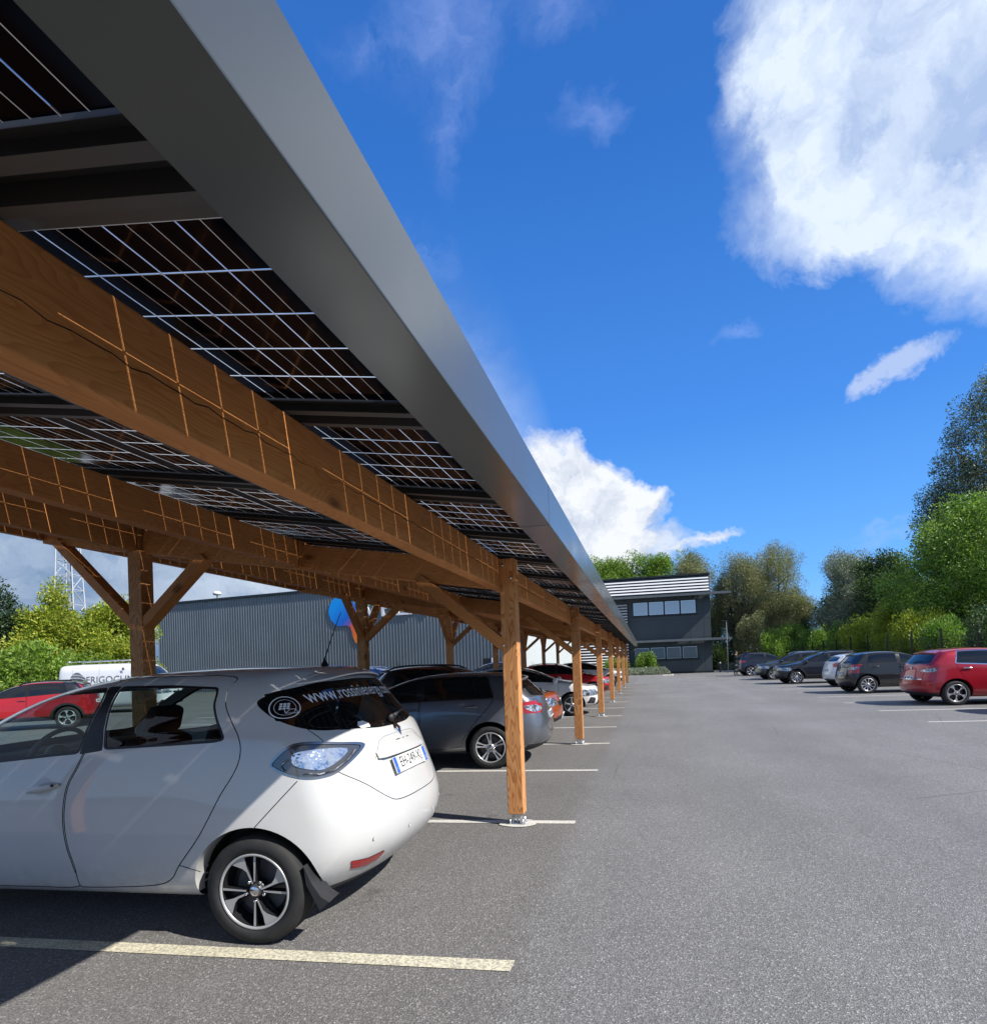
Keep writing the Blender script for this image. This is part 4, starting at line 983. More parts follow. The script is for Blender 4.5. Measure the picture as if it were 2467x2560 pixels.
    shade = T.mapr(T.noise(T.vmath('ADD', dw, (.0, .0, .07)).outputs[0], 5.2, 9, .60), .40, .56, 0, 1)
    white = T.mix(shade, (3.2, 4.2, 6.3), (6.0, 6.8, 8.0))
    cwhite = T.mix(T.mapr(T.noise(dw, 11., 9, .62), .38, .54, 0, 1), (4.3, 4.9, 6.0), (7.0, 7.25, 7.7))
    c = T.mix(bank, base, bc); c = T.mix(T.math('MULTIPLY', gen, .8), c, (4.6, 4.8, 5.1)); c = T.mix(bigm, c, white); c = T.mix(small, c, (4.6, 5.4, 7.2)); c = T.mix(wisp, c, (4.0, 4.9, 8.2)); c = T.mix(cum, c, cwhite)
    T.link(c, bg.inputs[0]); bg.inputs[1].default_value = .10
make_world()
sl = bpy.data.lights.new('sun', 'SUN'); sl.energy = 5.0; sl.angle = R(.53); sl.color = (1., .955, .89)
so = bpy.data.objects.new('sun', sl); COL.objects.link(so); so.rotation_euler = SUN.to_track_quat('Z', 'Y').to_euler()
SC.view_settings.view_transform = 'Standard'; SC.view_settings.look = 'None'; SC.view_settings.gamma = 1; SC.view_settings.exposure = .44

# ------------------------------------------------------------------ ground
def asphalt():
    m = mat('asphalt', (.12, .12, .12), .85, spec=.35)
    T, b = nodes(m); tc = T.n('ShaderNodeTexCoord'); v = tc.outputs['Object']
    vor = T.n('ShaderNodeTexVoronoi', i_Scale=150.); T.link(v, vor.inputs['Vector'])
    st = T.n('ShaderNodeSeparateColor'); T.link(vor.outputs['Color'], st.inputs[0])
    grain = T.ramp(st.outputs[0], [(0, .10), (.45, .135), (.75, .165), (.95, .22), (1, .36)])
    fine = T.noise(v, 38, 4, .7); f2 = T.mapr(fine, .3, .7, .85, 1.15)
    big = T.noise(v, .33, 5, .6); f3 = T.mapr(big, .35, .65, .90, 1.08)
    mid = T.noise(T.vmath('MULTIPLY', v, (1., .22, 1.)).outputs[0], 1.1, 5, .65); f4 = T.mapr(mid, .3, .7, .92, 1.07)
    sp_ = T.noise(v, 3.1, 3, .5); stain = T.mapr(sp_, .68, .76, 1., .82)
    k = T.math('MULTIPLY', T.math('MULTIPLY', f2, f3), T.math('MULTIPLY', f4, stain))
    k = T.math('MULTIPLY', k, T.math('MULTIPLY', T.mapr(T.noise(v, 210, 2, .5), .3, .7, .75, 1.3), 1.0))
    sx = T.n('ShaderNodeSeparateXYZ'); T.link(v, sx.inputs[0])
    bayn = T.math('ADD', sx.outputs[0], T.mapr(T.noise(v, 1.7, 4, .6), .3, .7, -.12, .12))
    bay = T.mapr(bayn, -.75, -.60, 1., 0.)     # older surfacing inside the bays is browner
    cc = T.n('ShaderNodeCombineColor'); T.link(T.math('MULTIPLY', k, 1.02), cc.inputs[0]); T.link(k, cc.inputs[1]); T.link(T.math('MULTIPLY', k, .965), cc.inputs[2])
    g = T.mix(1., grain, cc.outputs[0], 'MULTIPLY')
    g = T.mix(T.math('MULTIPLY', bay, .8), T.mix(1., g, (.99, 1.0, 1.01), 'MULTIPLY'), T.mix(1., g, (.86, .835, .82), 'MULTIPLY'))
    cr = T.n('ShaderNodeTexVoronoi', feature='DISTANCE_TO_EDGE', i_Scale=.33); T.link(T.vmath('ADD', v, T.vmath('MULTIPLY', T.n('ShaderNodeTexNoise', i_Scale=1.6, i_Detail=5.).outputs['Color'], (.9, .9, 0)).outputs[0]).outputs[0], cr.inputs['Vector'])
    crk = T.math('MULTIPLY', T.mapr(cr.outputs[0], .0, .0035, 1, 0), T.mapr(T.noise(v, .45, 2, .5), .50, .58, 0, .55))
    oil = T.math('MULTIPLY', T.mapr(T.noise(v, 2.4, 4, .6), .62, .72, 0, .5), T.mapr(bayn, -1.6, -.9, 1, .25))
    g = T.mix(T.math('MAXIMUM', crk, oil), g, (.05, .047, .045))
    # paler wheel tracks on the lane
    tr = T.math('ADD', T.mapr(T.math('ABSOLUTE', T.math('SUBTRACT', bayn, 1.4)), .2, .8, .05, 0), T.mapr(T.math('ABSOLUTE', T.math('SUBTRACT', bayn, 3.4)), .2, .9, .06, 0))
    k2 = T.math('ADD', 1.17, T.math('MULTIPLY', tr, T.mapr(T.noise(T.vmath('MULTIPLY', v, (1, .15, 1)).outputs[0], 1.6, 3, .5), .3, .7, 0, 1.6)))
    c2 = T.n('ShaderNodeCombineColor'); [T.link(k2, c2.inputs[i]) for i in range(3)]
    T.link(T.mix(1., g, c2.outputs[0], 'MULTIPLY'), b.inputs['Base Color'])
    bp = T.n('ShaderNodeBump', i_Strength=.55, i_Distance=.006); h = T.math('ADD', vor.outputs['Distance'], T.math('MULTIPLY', fine, .8)); T.link(h, bp.inputs['Height']); T.link(bp.outputs[0], b.inputs['Normal'])
    return m
M_asph = asphalt()
bm = B(); g_ = bmesh.ops.create_grid(bm, x_segments=2, y_segments=2, size=1500); tag(mesh_obj('ground', bm, vary(mat('field_ground', (.07, .085, .035), .95), .05, .7, 1.3)), kind='structure').location.z = -.012
def sheet(name, pts, z, m, kind='structure'):
    bm = B(); bm.faces.new([bm.verts.new((x, y, z)) for x, y in pts]); bmesh.ops.recalc_face_normals(bm, faces=bm.faces)
    if bm.faces[:][0].normal.z < 0: bmesh.ops.reverse_faces(bm, faces=bm.faces)
    return tag(mesh_obj(name, bm, m), kind=kind)
sheet('car_park', [(-45, -15), (11.3, -15), (11.3, 56.2), (-4.6, 58.4), (-4.6, 62), (-45, 62)], 0, M_asph)
def line_paint(name, worn, col=(.68, .66, .58)):
    m = mat(name, col, .7); T, b = nodes(m); tc = T.n('ShaderNodeTexCoord'); v = tc.outputs['Object']
    n = T.noise(v, 60, 5, .75); n2 = T.noise(v, 5, 3, .6); f = T.math('ADD', T.mapr(n, .40, .56, 0, 1), T.mapr(n2, .3, .7, -.12, .25)); f = T.math('MINIMUM', T.math('MAXIMUM', f, worn), 1.)
    vor = T.n('ShaderNodeTexVoronoi', i_Scale=115.); T.link(v, vor.inputs['Vector']); c = T.mapr(vor.outputs[0], 0, .8, 1.04, .86)
    cc = T.n('ShaderNodeCombineColor'); [T.link(c, cc.inputs[i]) for i in range(3)]
    T.link(T.mix(f, (.27, .25, .20), T.mix(1., col, cc.outputs[0], 'MULTIPLY')), b.inputs['Base Color'])
    bp = T.n('ShaderNodeBump', i_Strength=.35, i_Distance=.004); T.link(n, bp.inputs['Height']); T.link(bp.outputs[0], b.inputs['Normal']); return m
ML0 = line_paint('bay_paint_worn', .15, (.70, .655, .49)); ML1 = line_paint('bay_paint', .55, (.74, .72, .66))
def bay_line(x0, x1, y_at, xr, w, mt):
    t = math.tan(TH); P = []
    for x, s in ((x0, -1), (x1, -1), (x1, 1), (x0, 1)): P.append((x, y_at+(x-xr)*t+s*w/2))
    return sheet('bay_line', P, .004, mt)
TH = .0864
for k in range(14): bay_line(-5.2, -.683, 2.80+2.6*k, -.683, .105 if k == 0 else .10, ML0 if k < 1 else ML1)
for k in range(14): bay_line(-15.0, -9.9, 2.80+2.6*k, -.683, .10, ML1)
for k in range(12): bay_line(5.35, 10.9, 10.95+2.6*k, 5.35, .10, ML1)
for q in ([(-.72, 37.2), (-.3, 37.0), (-.3, 36.9), (-.72, 37.1)],): sheet('lane_marking', q, .004, ML1)
rng = random.Random(5)
# pavement and planted strips by the offices
M_conc = vary(mat('pavement_concrete', (.42, .41, .38), .8), 2.5, .85, 1.12)
M_kerb = vary(mat('kerb_stone', (.45, .44, .42), .8), 4, .85, 1.15)
M_grassg = vary(mat('lawn_green', (.10, .17, .03), .9), 3, .6, 1.4)

# ------------------------------------------------------------------ wood
def wood(name, tint=(1, 1, 1), contrast=1.):
    m = mat(name, (.4, .2, .08), .62, spec=.3); T, b = nodes(m); tc = T.n('ShaderNodeTexCoord'); oi = T.n('ShaderNodeObjectInfo')
    off = T.n('ShaderNodeVectorMath', operation='SCALE'); off.inputs[0].default_value = (3.1, 1.7, 9.3); T.link(oi.outputs['Random'], off.inputs['Scale'])
    v = T.vmath('ADD', tc.outputs['Object'], off.outputs[0]).outputs[0]
    low = T.noise(T.vmath('MULTIPLY', v, (3.2, 3.2, .55)).outputs[0], 1.5, 2, .5); low2 = T.noise(T.vmath('MULTIPLY', v, (9, 9, 1.6)).outputs[0], 1.3, 2, .5)
    s = T.n('ShaderNodeSeparateXYZ'); T.link(v, s.inputs[0])
    # distance from a wandering pith makes the growth rings
    kn = T.n('ShaderNodeTexVoronoi', i_Scale=1.7, i_Randomness=1.); T.link(T.vmath('MULTIPLY', v, (1.2, 1.2, .55)).outputs[0], kn.inputs['Vector'])
    kd = T.math('MULTIPLY', T.mapr(kn.outputs['Distance'], .0, .22, 1., 0.), 1.)
    r = T.math('ADD', T.math('MULTIPLY', low, 2.2), T.math('ADD', T.math('MULTIPLY', low2, .30), T.math('MULTIPLY', T.math('POWER', kd, 2.), .55)))
    w = T.math('FRACT', T.math('MULTIPLY', r, 13.)); ringc = T.ramp(w, [(0, .0), (.55, .30), (.86, .95), (.93, 1.), (1., .0)])
    fib = T.noise(T.vmath('MULTIPLY', v, (60, 60, 1.2)).outputs[0], 2., 3, .6)
    lt, dk = (.74, .37, .145), (.42, .150, .045)
    lt = tuple(a*t for a, t in zip(lt, tint)); dk = tuple(a*t for a, t in zip(dk, tint))
    c = T.mix(T.math('MULTIPLY', ringc, contrast), lt, dk); c = T.mix(T.math('MULTIPLY', T.mapr(fib, .3, .7, 0, 1), .28), c, dk)
    c = T.mix(T.mapr(kn.outputs['Distance'], .085, .045, 0, .75), c, (.13, .045, .015))
    tn = T.noise(T.vmath('MULTIPLY', v, (1, 1, .5)).outputs[0], 2.3, 3, .5); g = T.mapr(tn, .3, .7, .84, 1.12); br = T.math('MULTIPLY', g, T.mapr(oi.outputs['Random'], 0, 1, .88, 1.10))
    cc = T.n('ShaderNodeCombineColor'); [T.link(br, cc.inputs[i]) for i in range(3)]
    T.link(T.mix(1., c, cc.outputs[0], 'MULTIPLY'), b.inputs['Base Color'])
    bp = T.n('ShaderNodeBump', i_Strength=.25, i_Distance=.004); T.link(T.math('ADD', T.math('MULTIPLY', ringc, -.4), fib), bp.inputs['Height']); T.link(bp.outputs[0], b.inputs['Normal'])
    return m
M_wood = wood('larch_timber')
M_wood2 = wood('larch_beam_shade_tint', (.92, .80, .66), .46)  # same larch, darkened in its colour for the shade the beams hang in
M_crack = mat('drying_crack', (.02, .008, .003), .9)
M_galv = mat('galvanised_steel', (.55, .56, .57), .38, .9)
def timber(name, a, b, w, h, parent, up=(0, 0, 1), chamf=.006, crack=None):
    """rectangular timber from a to b (grain along local z)"""
    a = Vector(a); b = Vector(b); d = b-a; L = d.length; z = d/L; u = Vector(up)
    if abs(z.dot(u)) > .98: u = Vector((0, 1, 0))
    x = u.cross(z).normalized(); y = z.cross(x)
    bm = B(); box(bm, (0, 0, 0), (w, h, L), bev=chamf)
    mats = [M_wood if 'post' in name else M_wood2]
    if crack:
        fx, yy, l0, l1, am = crack; mats.append(M_crack); n = 90; V = []
        for k in range(n+1):
            t = l0+(l1-l0)*k/n; q = yy+am*math.sin(t*1.3)+.004*math.sin(t*31)+.003*math.sin(t*57+1)-.0
            th = .0017*(.35+abs(math.sin(t*2.1+.7)))*min(1, k/6, (n-k)/6)
            V.append((bm.verts.new((fx*(w/2+.0006), q-th, t)), bm.verts.new((fx*(w/2+.0006), q+th, t))))
        for p, q in zip(V, V[1:]): bm.faces.new((p[0], q[0], q[1], p[1])).material_index = 1
    o = mesh_obj(name, bm, mats, parent); o.matrix_local = Matrix.Translation((a+b)/2) @ Matrix((x, y, z)).transposed().to_4x4()
    return o
# ------------------------------------------------------------------ carport
SL = .166
def zu(x): return 2.415+SL*(-1.24-x)           # top of the long beams
def zpan(x): return zu(x)+.045
Y0, NR, PER = -.235, 33, 1.138
YE = Y0+NR*PER
XE, XW = -.72, -6.75
def carport():
    root = empty('solar_carport', (0, 0, 0), 0, 'long timber carport roofed with dark solar panels and edged with grey metal', 'carport')
    ys_ = [5.31+5.2*k for k in range(-1, 7)]
    a_ = (.14, .20)
    for k, y in enumerate(ys_):
        if y < 0: continue
        # eaves post: full section below, lap beside the beam above
        x = -1.195
        o = timber('post', (x, y, .10), (x, y, zu(x)+.01), .142, .142, root)
        bm = B()
        box(bm, (x, y, .052), (.018, .018, .104)); box(bm, (x, y, .008), (.15, .13, .010)); box(bm, (x, y, .098), (.12, .12, .006))
        for sx in (-1, 1):
            for sy in (-1, 1): lathe(bm, [(.009, .01), (.009, .055), (.0001, .055)], 8, 'Z', (x+sx*.058, y+sy*.05, 0))
            box(bm, (x+sx*.035, y, .05), (.010, .09, .09))
        mesh_obj('post_base', bm, M_galv, root)
        bm = B(); pts = []; rg = random.Random(k)
        n = 18; P_ = [(x+(.17+.03*rg.random())*math.cos(2*PI*j/n), y+(.13+.02*rg.random())*math.sin(2*PI*j/n)) for j in range(n)]
        bm.faces.new([bm.verts.new((p[0], p[1], .0068)) for p in P_]); mesh_obj('post_footing', bm, ML1, root)
        for zz, dx in ((zu(x)-.05, -.04), (zu(x)-.17, .035), (1.63, -.055)):
            bm = B(); lathe(bm, [(.013, 0), (.013, -.007), (.0001, -.010)], 10, 'Y', (x+dx, y-.0725, zz)); mesh_obj('bolt', bm, M_chrome, root)
        # middle post
        xm = -5.30; timber('post', (xm, y, 0), (xm, y, zu(xm)-.26), .17, .17, root)
        xw = -9.3
        # rafters (pair clasping the posts is one deep timber here)
        timber('rafter', (-1.285, y+.02, zu(-1.285)-.15), (xm+.07, y+.02, zu(xm+.07)-.15), .10, .25, root, up=(0, 0, 1))
        timber('rafter', (xm-.07, y+.02, zu(xm-.07)-.15), (XW+.15, y+.02, zu(XW+.15)-.15), .10, .25, root)
        timber('knee_brace', (-1.24, y, 1.62), (-2.05, y, zu(-2.05)-.26), .10, .15, root, up=(0, 1, 0))
        timber('knee_brace', (xm+.05, y, 2.02), (xm+.86, y, zu(xm+.86)-.24), .10, .15, root, up=(0, 1, 0))
        if k == 1: timber('knee_brace', (xm-.05, y, 2.02), (xm-1.1, y, zu(xm-1.1)-.24), .10, .15, root, up=(0, 1, 0))
        if k > 1:
            timber('knee_brace', (xm+.02, y-.04, 2.05), (xm+.02, y-.75, zu(xm)-.24), .10, .12, root, up=(1, 0, 0))
            timber('knee_brace', (xm+.02, y+.04, 2.05), (xm+.02, y+.75, zu(xm)-.24), .10, .12, root, up=(1, 0, 0))
    segs = [(Y0+.05, ys_[1]-.085)]+[(ys_[i]-.085+.0, ys_[i+1]-.085) for i in range(1, len(ys_)-1)]+[(ys_[-1]-.085, YE-.05)]
    segs = [(a+.012, b-.012) for a, b in segs]
    for (a, b) in segs:
        for x, h, w in ((-1.315, .275, .10), (-3.35, .26, .10), (-5.30, .27, .10), (XW+.12, .24, .08)):
            L = b-a
            cr = (-1, -.01, -L/2+.2, L/2-.15, .009) if x == -1.315 else None
            timber('long_beam', (x, a, zu(x)-h/2), (x, b, zu(x)-h/2), w, h, root, crack=cr)
    # steel channels across and the panels between them
    dark = mat('anthracite_steel', (.035, .036, .036), .42, .35); mid_ = mat('anthracite_steel_light', (.12, .12, .115), .4, .3)
    cell = mat('solar_cell', (.0012, .002, .006), .10, spec=.14); wire = mat('busbar_silver', (.85, .88, .93), .45, .0)
    ux = Vector((-1, 0, SL)); LX = (XE-XW)
    def chan():
        bm = B(); prof = [(-.112, .0), (-.090, .0), (-.090, -.028), (-.050, -.028), (-.041, .004), (.0, .004), (.012, -.035), (.045, -.035), (.056, .004), (.076, .004), (.08, -.006), (.115, -.006), (.115, .0)]
        A = [bm.verts.new((XE, y, zpan(XE)+z)) for y, z in prof]; Bv = [bm.verts.new((XW, y, zpan(XW)+z)) for y, z in prof]
        for i in range(len(prof)-1):
            f = bm.faces.new((A[i], A[i+1], Bv[i+1], Bv[i])); f.material_index = 1 if i in (2, 6, 10) else 0
        A2 = [bm.verts.new((XE, y, zpan(XE)+.03)) for y in (-.112, .115)]; B2 = [bm.verts.new((XW, y, zpan(XW)+.03)) for y in (-.112, .115)]
        bm.faces.new((A2[0], A2[1], B2[1], B2[0])); bm.faces.new((A[0], A2[0], B2[0], Bv[0])); bm.faces.new((A[-1], A2[1], B2[1], Bv[-1]))
        bmesh.ops.recalc_face_normals(bm, faces=bm.faces); return mesh_obj('cross_channel', bm, [dark, mid_], root)
    ch0 = chan()
    NX = 10; PITX = .1905; PX = LX/3.; PLN = PX/math.cos(math.atan(SL))+.002
    def panel():
        V = []; Fc = []; mi = []
        def q(x0, x1, y0, y1, z, m):
            n = len(V); V.extend([(x0, y0, z), (x1, y0, z), (x1, y1, z), (x0, y1, z)]); Fc.append((n, n+1, n+2, n+3)); mi.append(m)
        w = PER-.232; ny = 5; py = w/ny; g = .0048; gx = .0027
        for i in range(NX):
            for j in range(ny):
                x0, x1 = -i*PITX-.012, -(i+1)*PITX-.012
                q(x1+gx/2, x0-gx/2, j*py+g/2-w/2, (j+1)*py-g/2-w/2, 0, 0)
                for k in (1, 2): xx = x0+(x1-x0)*k/3; q(xx-.0014, xx+.0014, j*py-w/2+.002, (j+1)*py-w/2-.002, -.0012, 1)
            xx = -i*PITX-.012; q(xx-.0011, xx+.0011, -w/2, w/2, -.0014, 1)
            if i % 2 == 0:
                for j in range(1, ny):
                    n = len(V); s = .007; cx, cy = -i*PITX-.012, j*py-w/2; V.extend([(cx-s, cy, -.0018), (cx, cy-s, -.0018), (cx+s, cy, -.0018), (cx, cy+s, -.0018)]); Fc.append((n, n+1, n+2, n+3)); mi.append(1)
        for j in range(0, ny):
            yy = j*py-w/2+(.014 if j == 0 else 0)
            q(-NX*PITX-.012, -.012, yy-.0013, yy+.0013, -.0016, 1)
        # edge frame
        L = PLN; q(-L, -NX*PITX-.014, -w/2, w/2, .0, 2); q(-.010, 0, -w/2, w/2, 0, 2)
        o = pyobj('solar_panel', V, Fc, [cell, wire, dark], root, False, mi); return o
    pn0 = panel(); first = True
    slope = math.atan(SL)
    for r in range(NR):
        yc = Y0+PER*(r+.5)
        for c in range(3):
            o = pn0 if first else pn0.copy()
            if not first: COL.objects.link(o)
            first = False
            x = XE-c*PX; o.parent = root; o.location = (x, yc+.0, zpan(x)+.006); o.rotation_euler = (0, slope, 0)
        o = ch0 if r == 0 else ch0.copy()
        if r: COL.objects.link(o)
        o.location = (0, Y0+PER*r+0., 0)
        if r < NR:
            pass
    # tube segments under the panels
    tm = mat('grey_conduit', (.15, .155, .16), .4, .2); t0 = None
    for r in range(0, NR):
        if t0 is None:
            bm = B(); L = PER-.27; x = -2.08; box(bm, (0, 0, -.034), (.12, L, .055), bev=.012)
            for s in (-1, 1): tube(bm, [(.0, s*L/2, -.03), (.0, s*(L/2+.03), -.06), (.03, s*(L/2+.05), -.03)], .012, 6)
            t0 = mesh_obj('cable_conduit', bm, tm, root); o = t0
        else: o = t0.copy(); COL.objects.link(o)
        o.location = (-2.08, Y0+PER*(r+.5), zpan(-2.08)); o.parent = root
    # fascia lengths with joints
    fm = mat('fascia_aluminium', (.074, .082, .083), .25, .0, spec=.6)
    T, b = nodes(fm); tc = T.n('ShaderNodeTexCoord'); n = T.noise(tc.outputs['Object'], 2.1, 3, .5); T.link(T.mapr(n, .3, .7, .18, .27), b.inputs['Roughness'])
    n2 = T.noise(T.vmath('MULTIPLY', tc.outputs['Object'], (1, .6, 1)).outputs[0], 1.1, 2, .4); bp = T.n('ShaderNodeBump', i_Strength=.035, i_Distance=.05); T.link(n2, bp.inputs['Height']); T.link(bp.outputs[0], b.inputs['Normal'])
    a, b_ = Y0, 3.32; i = 0
    while a < YE:
        b_ = min(b_, YE); bm = B()
        prof = [(-.672, 2.42), (-.672, 2.241), (-.669, 2.237), (-.503, 2.237), (-.501, 2.238), (-.50, 2.241), (-.50, 2.468), (-.504, 2.474), (-.515, 2.476), (-.80, 2.50)]
        A = [bm.verts.new((x, a+.005, z)) for x, z in prof]; Bv = [bm.verts.new((x, b_-.003, z)) for x, z in prof]
        for k in range(len(prof)-1): f = bm.faces.new((A[k], A[k+1], Bv[k+1], Bv[k]))
        if b_ >= YE: bm.faces.new(Bv)
        bmesh.ops.recalc_face_normals(bm, faces=bm.faces); mesh_obj('fascia', bm, fm, root)
        a = b_; b_ += 5.2; i += 1
    # inner upstand closing the gap between fascia and panels
    bm = B(); box(bm, (-.70, (Y0+YE)/2, 2.43), (.012, YE-Y0, .10)); box(bm, (XW-.02, (Y0+YE)/2, zpan(XW)-.02), (.02, YE-Y0, .16)); mesh_obj('edge_upstand', bm, dark, root)
    bm = B(); tube(bm, [(-.55, YE+.03, 2.13), (-.58, YE+.05, 2.02), (-1.1, YE-.35, 1.9), (-1.16, YE-.42, 1.8), (-1.16, YE-.42, .02)], .045, 10); mesh_obj('downpipe', bm, dark, root)
    return root

SC.render.engine = 'CYCLES'
cy = SC.cycles; cy.max_bounces = 7; cy.diffuse_bounces = 3; cy.glossy_bounces = 4; cy.transmission_bounces = 5; cy.transparent_max_bounces = 10; cy.caustics_reflective = False; cy.caustics_refractive = False; cy.sample_clamp_indirect = 6
# ------------------------------------------------------------------ foliage
def leaf_mat(name, c1, c2, c3=None, transl=.35):
    m = bpy.data.materials.new(name); m.use_nodes = True; MATS[name] = m; nt = m.node_tree; T = NT(nt); nt.nodes.remove(nt.nodes['Principled BSDF'])
    g = T.n('ShaderNodeNewGeometry'); f = g.outputs['Random Per Island']
    pts = [(0, c1), (.6, c2), (1, c3 or c2)]
    c = T.ramp(f, pts); tc = T.n('ShaderNodeTexCoord'); n = T.mapr(T.noise(tc.outputs['Object'], .9, 3, .6), .3, .7, .65, 1.35)
    cc = T.n('ShaderNodeCombineColor'); [T.link(n, cc.inputs[i]) for i in range(3)]
    c = T.mix(1., c, cc.outputs[0], 'MULTIPLY')
    d = T.n('ShaderNodeBsdfPrincipled'); T.link(c, d.inputs['Base Color']); d.inputs['Roughness'].default_value = .45; d.inputs['Specular IOR Level'].default_value = .35
    t = T.n('ShaderNodeBsdfTranslucent'); T.link(T.mix(1., c, (1.1, 1.25, .5), 'MULTIPLY'), t.inputs[0])
    mx = T.n('ShaderNodeMixShader'); mx.inputs[0].default_value = transl; T.link(d.outputs[0], mx.inputs[1]); T.link(t.outputs[0], mx.inputs[2]); T.link(mx.outputs[0], nt.nodes['Material Output'].inputs[0])
    return m
LM = dict(
    lime=leaf_mat('leaves_lime', (0.092, 0.172, 0.026), (0.198, 0.317, 0.046), (0.317, 0.409, 0.066)),
    yellow=leaf_mat('leaves_yellow_green', (0.132, 0.211, 0.026), (0.317, 0.383, 0.040), (0.475, 0.436, 0.066)),
    green=leaf_mat('leaves_green', (0.074, 0.140, 0.027), (0.170, 0.288, 0.047), (0.325, 0.444, 0.088)),
    dark=leaf_mat('leaves_dark', (0.026, 0.058, 0.019), (0.067, 0.115, 0.035), (0.115, 0.173, 0.058), .2),
    olive=leaf_mat('leaves_olive', (0.123, 0.128, 0.061), (0.232, 0.240, 0.117), (0.407, 0.399, 0.246), .3),
    silver=leaf_mat('leaves_silver', (0.091, 0.114, 0.076), (0.213, 0.251, 0.175), (0.501, 0.546, 0.440), .2),
    grey=leaf_mat('leaves_grey_green', (0.058, 0.080, 0.054), (0.144, 0.181, 0.115), (0.383, 0.420, 0.325), .2),
    conifer=leaf_mat('needles', (0.013, 0.034, 0.013), (0.033, 0.066, 0.021), (0.066, 0.112, 0.033), .1))
M_bark = add_bump(vary(mat('bark', (.10, .08, .06), .9), 8, .6, 1.4, stretch=(1, 1, .2)), 25, .5, .02)
def leaves(name, P, D, size, m, parent, aspect=.5, rs=None):
    """P positions (n,3), D preferred leaf directions; leaves as small folded quads"""
    rs = rs or np.random; n = len(P)
    a = D+rs.normal(0, .55, (n, 3)); a /= np.linalg.norm(a, axis=1)[:, None]
    b = rs.normal(0, 1, (n, 3)); b -= (b*a).sum(1)[:, None]*a; b /= np.linalg.norm(b, axis=1)[:, None]
    s = size*rs.uniform(.6, 1.35, n)[:, None]; a = a*s; b = b*s*aspect
    V = np.empty((n*4, 3)); V[0::4] = P-a*.5; V[1::4] = P+b*.5-a*.05; V[2::4] = P+a*.5; V[3::4] = P-b*.5-a*.05
    me = bpy.data.meshes.new(name); me.vertices.add(n*4); me.vertices.foreach_set('co', V.ravel()); me.loops.add(n*4); me.loops.foreach_set('vertex_index', np.arange(n*4, dtype=np.int32))
    me.polygons.add(n); me.polygons.foreach_set('loop_start', np.arange(0, n*4, 4, dtype=np.int32)); me.polygons.foreach_set('loop_total', np.full(n, 4, dtype=np.int32)); me.update(); me.validate()
    me.materials.append(m); return link(bpy.data.objects.new(name, me), parent)
def tree(name, label, loc, lobes, nclus, nleaf, size, lm, trunk=.16, seed=1, sig=.42, group='trees and shrubs', cat='tree', aspect=.5, up=.35, limbs=9, fork=.25, elong=(1, 1, 1), tops=0):
    """lobes: (cx,cy,cz,rx,ry,rz) relative to loc"""
    rs = np.random.RandomState(seed); root = empty(name, loc, 0, label, cat, group)
    vol = np.array([l[3]*l[4]*l[5] for l in lobes])**.7; pick = rs.choice(len(lobes), nclus, p=vol/vol.sum())
    u = rs.normal(0, 1, (nclus, 3)); u /= np.linalg.norm(u, axis=1)[:, None]; rr = rs.uniform(0, 1, nclus)**.30
    L = np.array(lobes); C = L[pick, :3]+u*rr[:, None]*L[pick, 3:6]; C[:, 2] = np.maximum(C[:, 2], .25)
    cs = sig*.86*rs.uniform(.45, 1.45, nclus); per = (nleaf*cs**2/np.sum(cs**2)).astype(int)+1
    idx = np.repeat(np.arange(nclus), per); n = len(idx)
    g_ = rs.normal(0, 1, (n, 3)); gl = np.linalg.norm(g_, axis=1)[:, None]; g_ *= np.minimum(1, 1.7/gl)
    P = C[idx]+g_*cs[idx][:, None]*np.array(elong)
    P[:, 2] = np.maximum(P[:, 2], .08)
    D = (P-C[idx]); D /= np.linalg.norm(D, axis=1)[:, None]+1e-6; D[:, 2] += up
    leaves('crown', P, D, size, lm, root, aspect, rs)
    bm = B(); top = max(C[:, 2]); fz = top*fork
    if trunk > 0:
        lean = rs.normal(0, .04, 2); tp = [(lean[0]*t*top, lean[1]*t*top, t*fz) for t in (0, .5, 1)]
        tube(bm, tp, [trunk, trunk*.85, trunk*.75], 10)
        order = rs.permutation(nclus)[:limbs]
        for i in order:
            e = Vector(C[i]); s0 = Vector(tp[-1])-Vector((0, 0, rs.uniform(0, .25)*fz)); mid = s0.lerp(e, .5)+Vector((0, 0, .12*(e-s0).length)); q = s0.lerp(e, .25)+Vector((0, 0, .08*(e-s0).length))
            tube(bm, [s0, q, mid, e], [trunk*.5, trunk*.38, trunk*.25, trunk*.06], 6)
            for _ in range(3):
                j = rs.randint(nclus); e2 = Vector(C[j]); 
                if (e2-mid).length < 3.2: tube(bm, [mid, mid.lerp(e2, .5)+Vector((0, 0, .15)), e2], [trunk*.2, trunk*.13, trunk*.03], 5)
    else:
        for i in range(7):
            e = Vector(C[rs.randint(nclus)]); b0 = Vector((e.x*.25, e.y*.25, 0)); tube(bm, [b0, b0.lerp(e, .5)+Vector((0, 0, .1)), e], [.03, .022, .006], 5)
    mesh_obj('trunk' if trunk > 0 else 'stems', bm, M_bark, root, True)
    return root
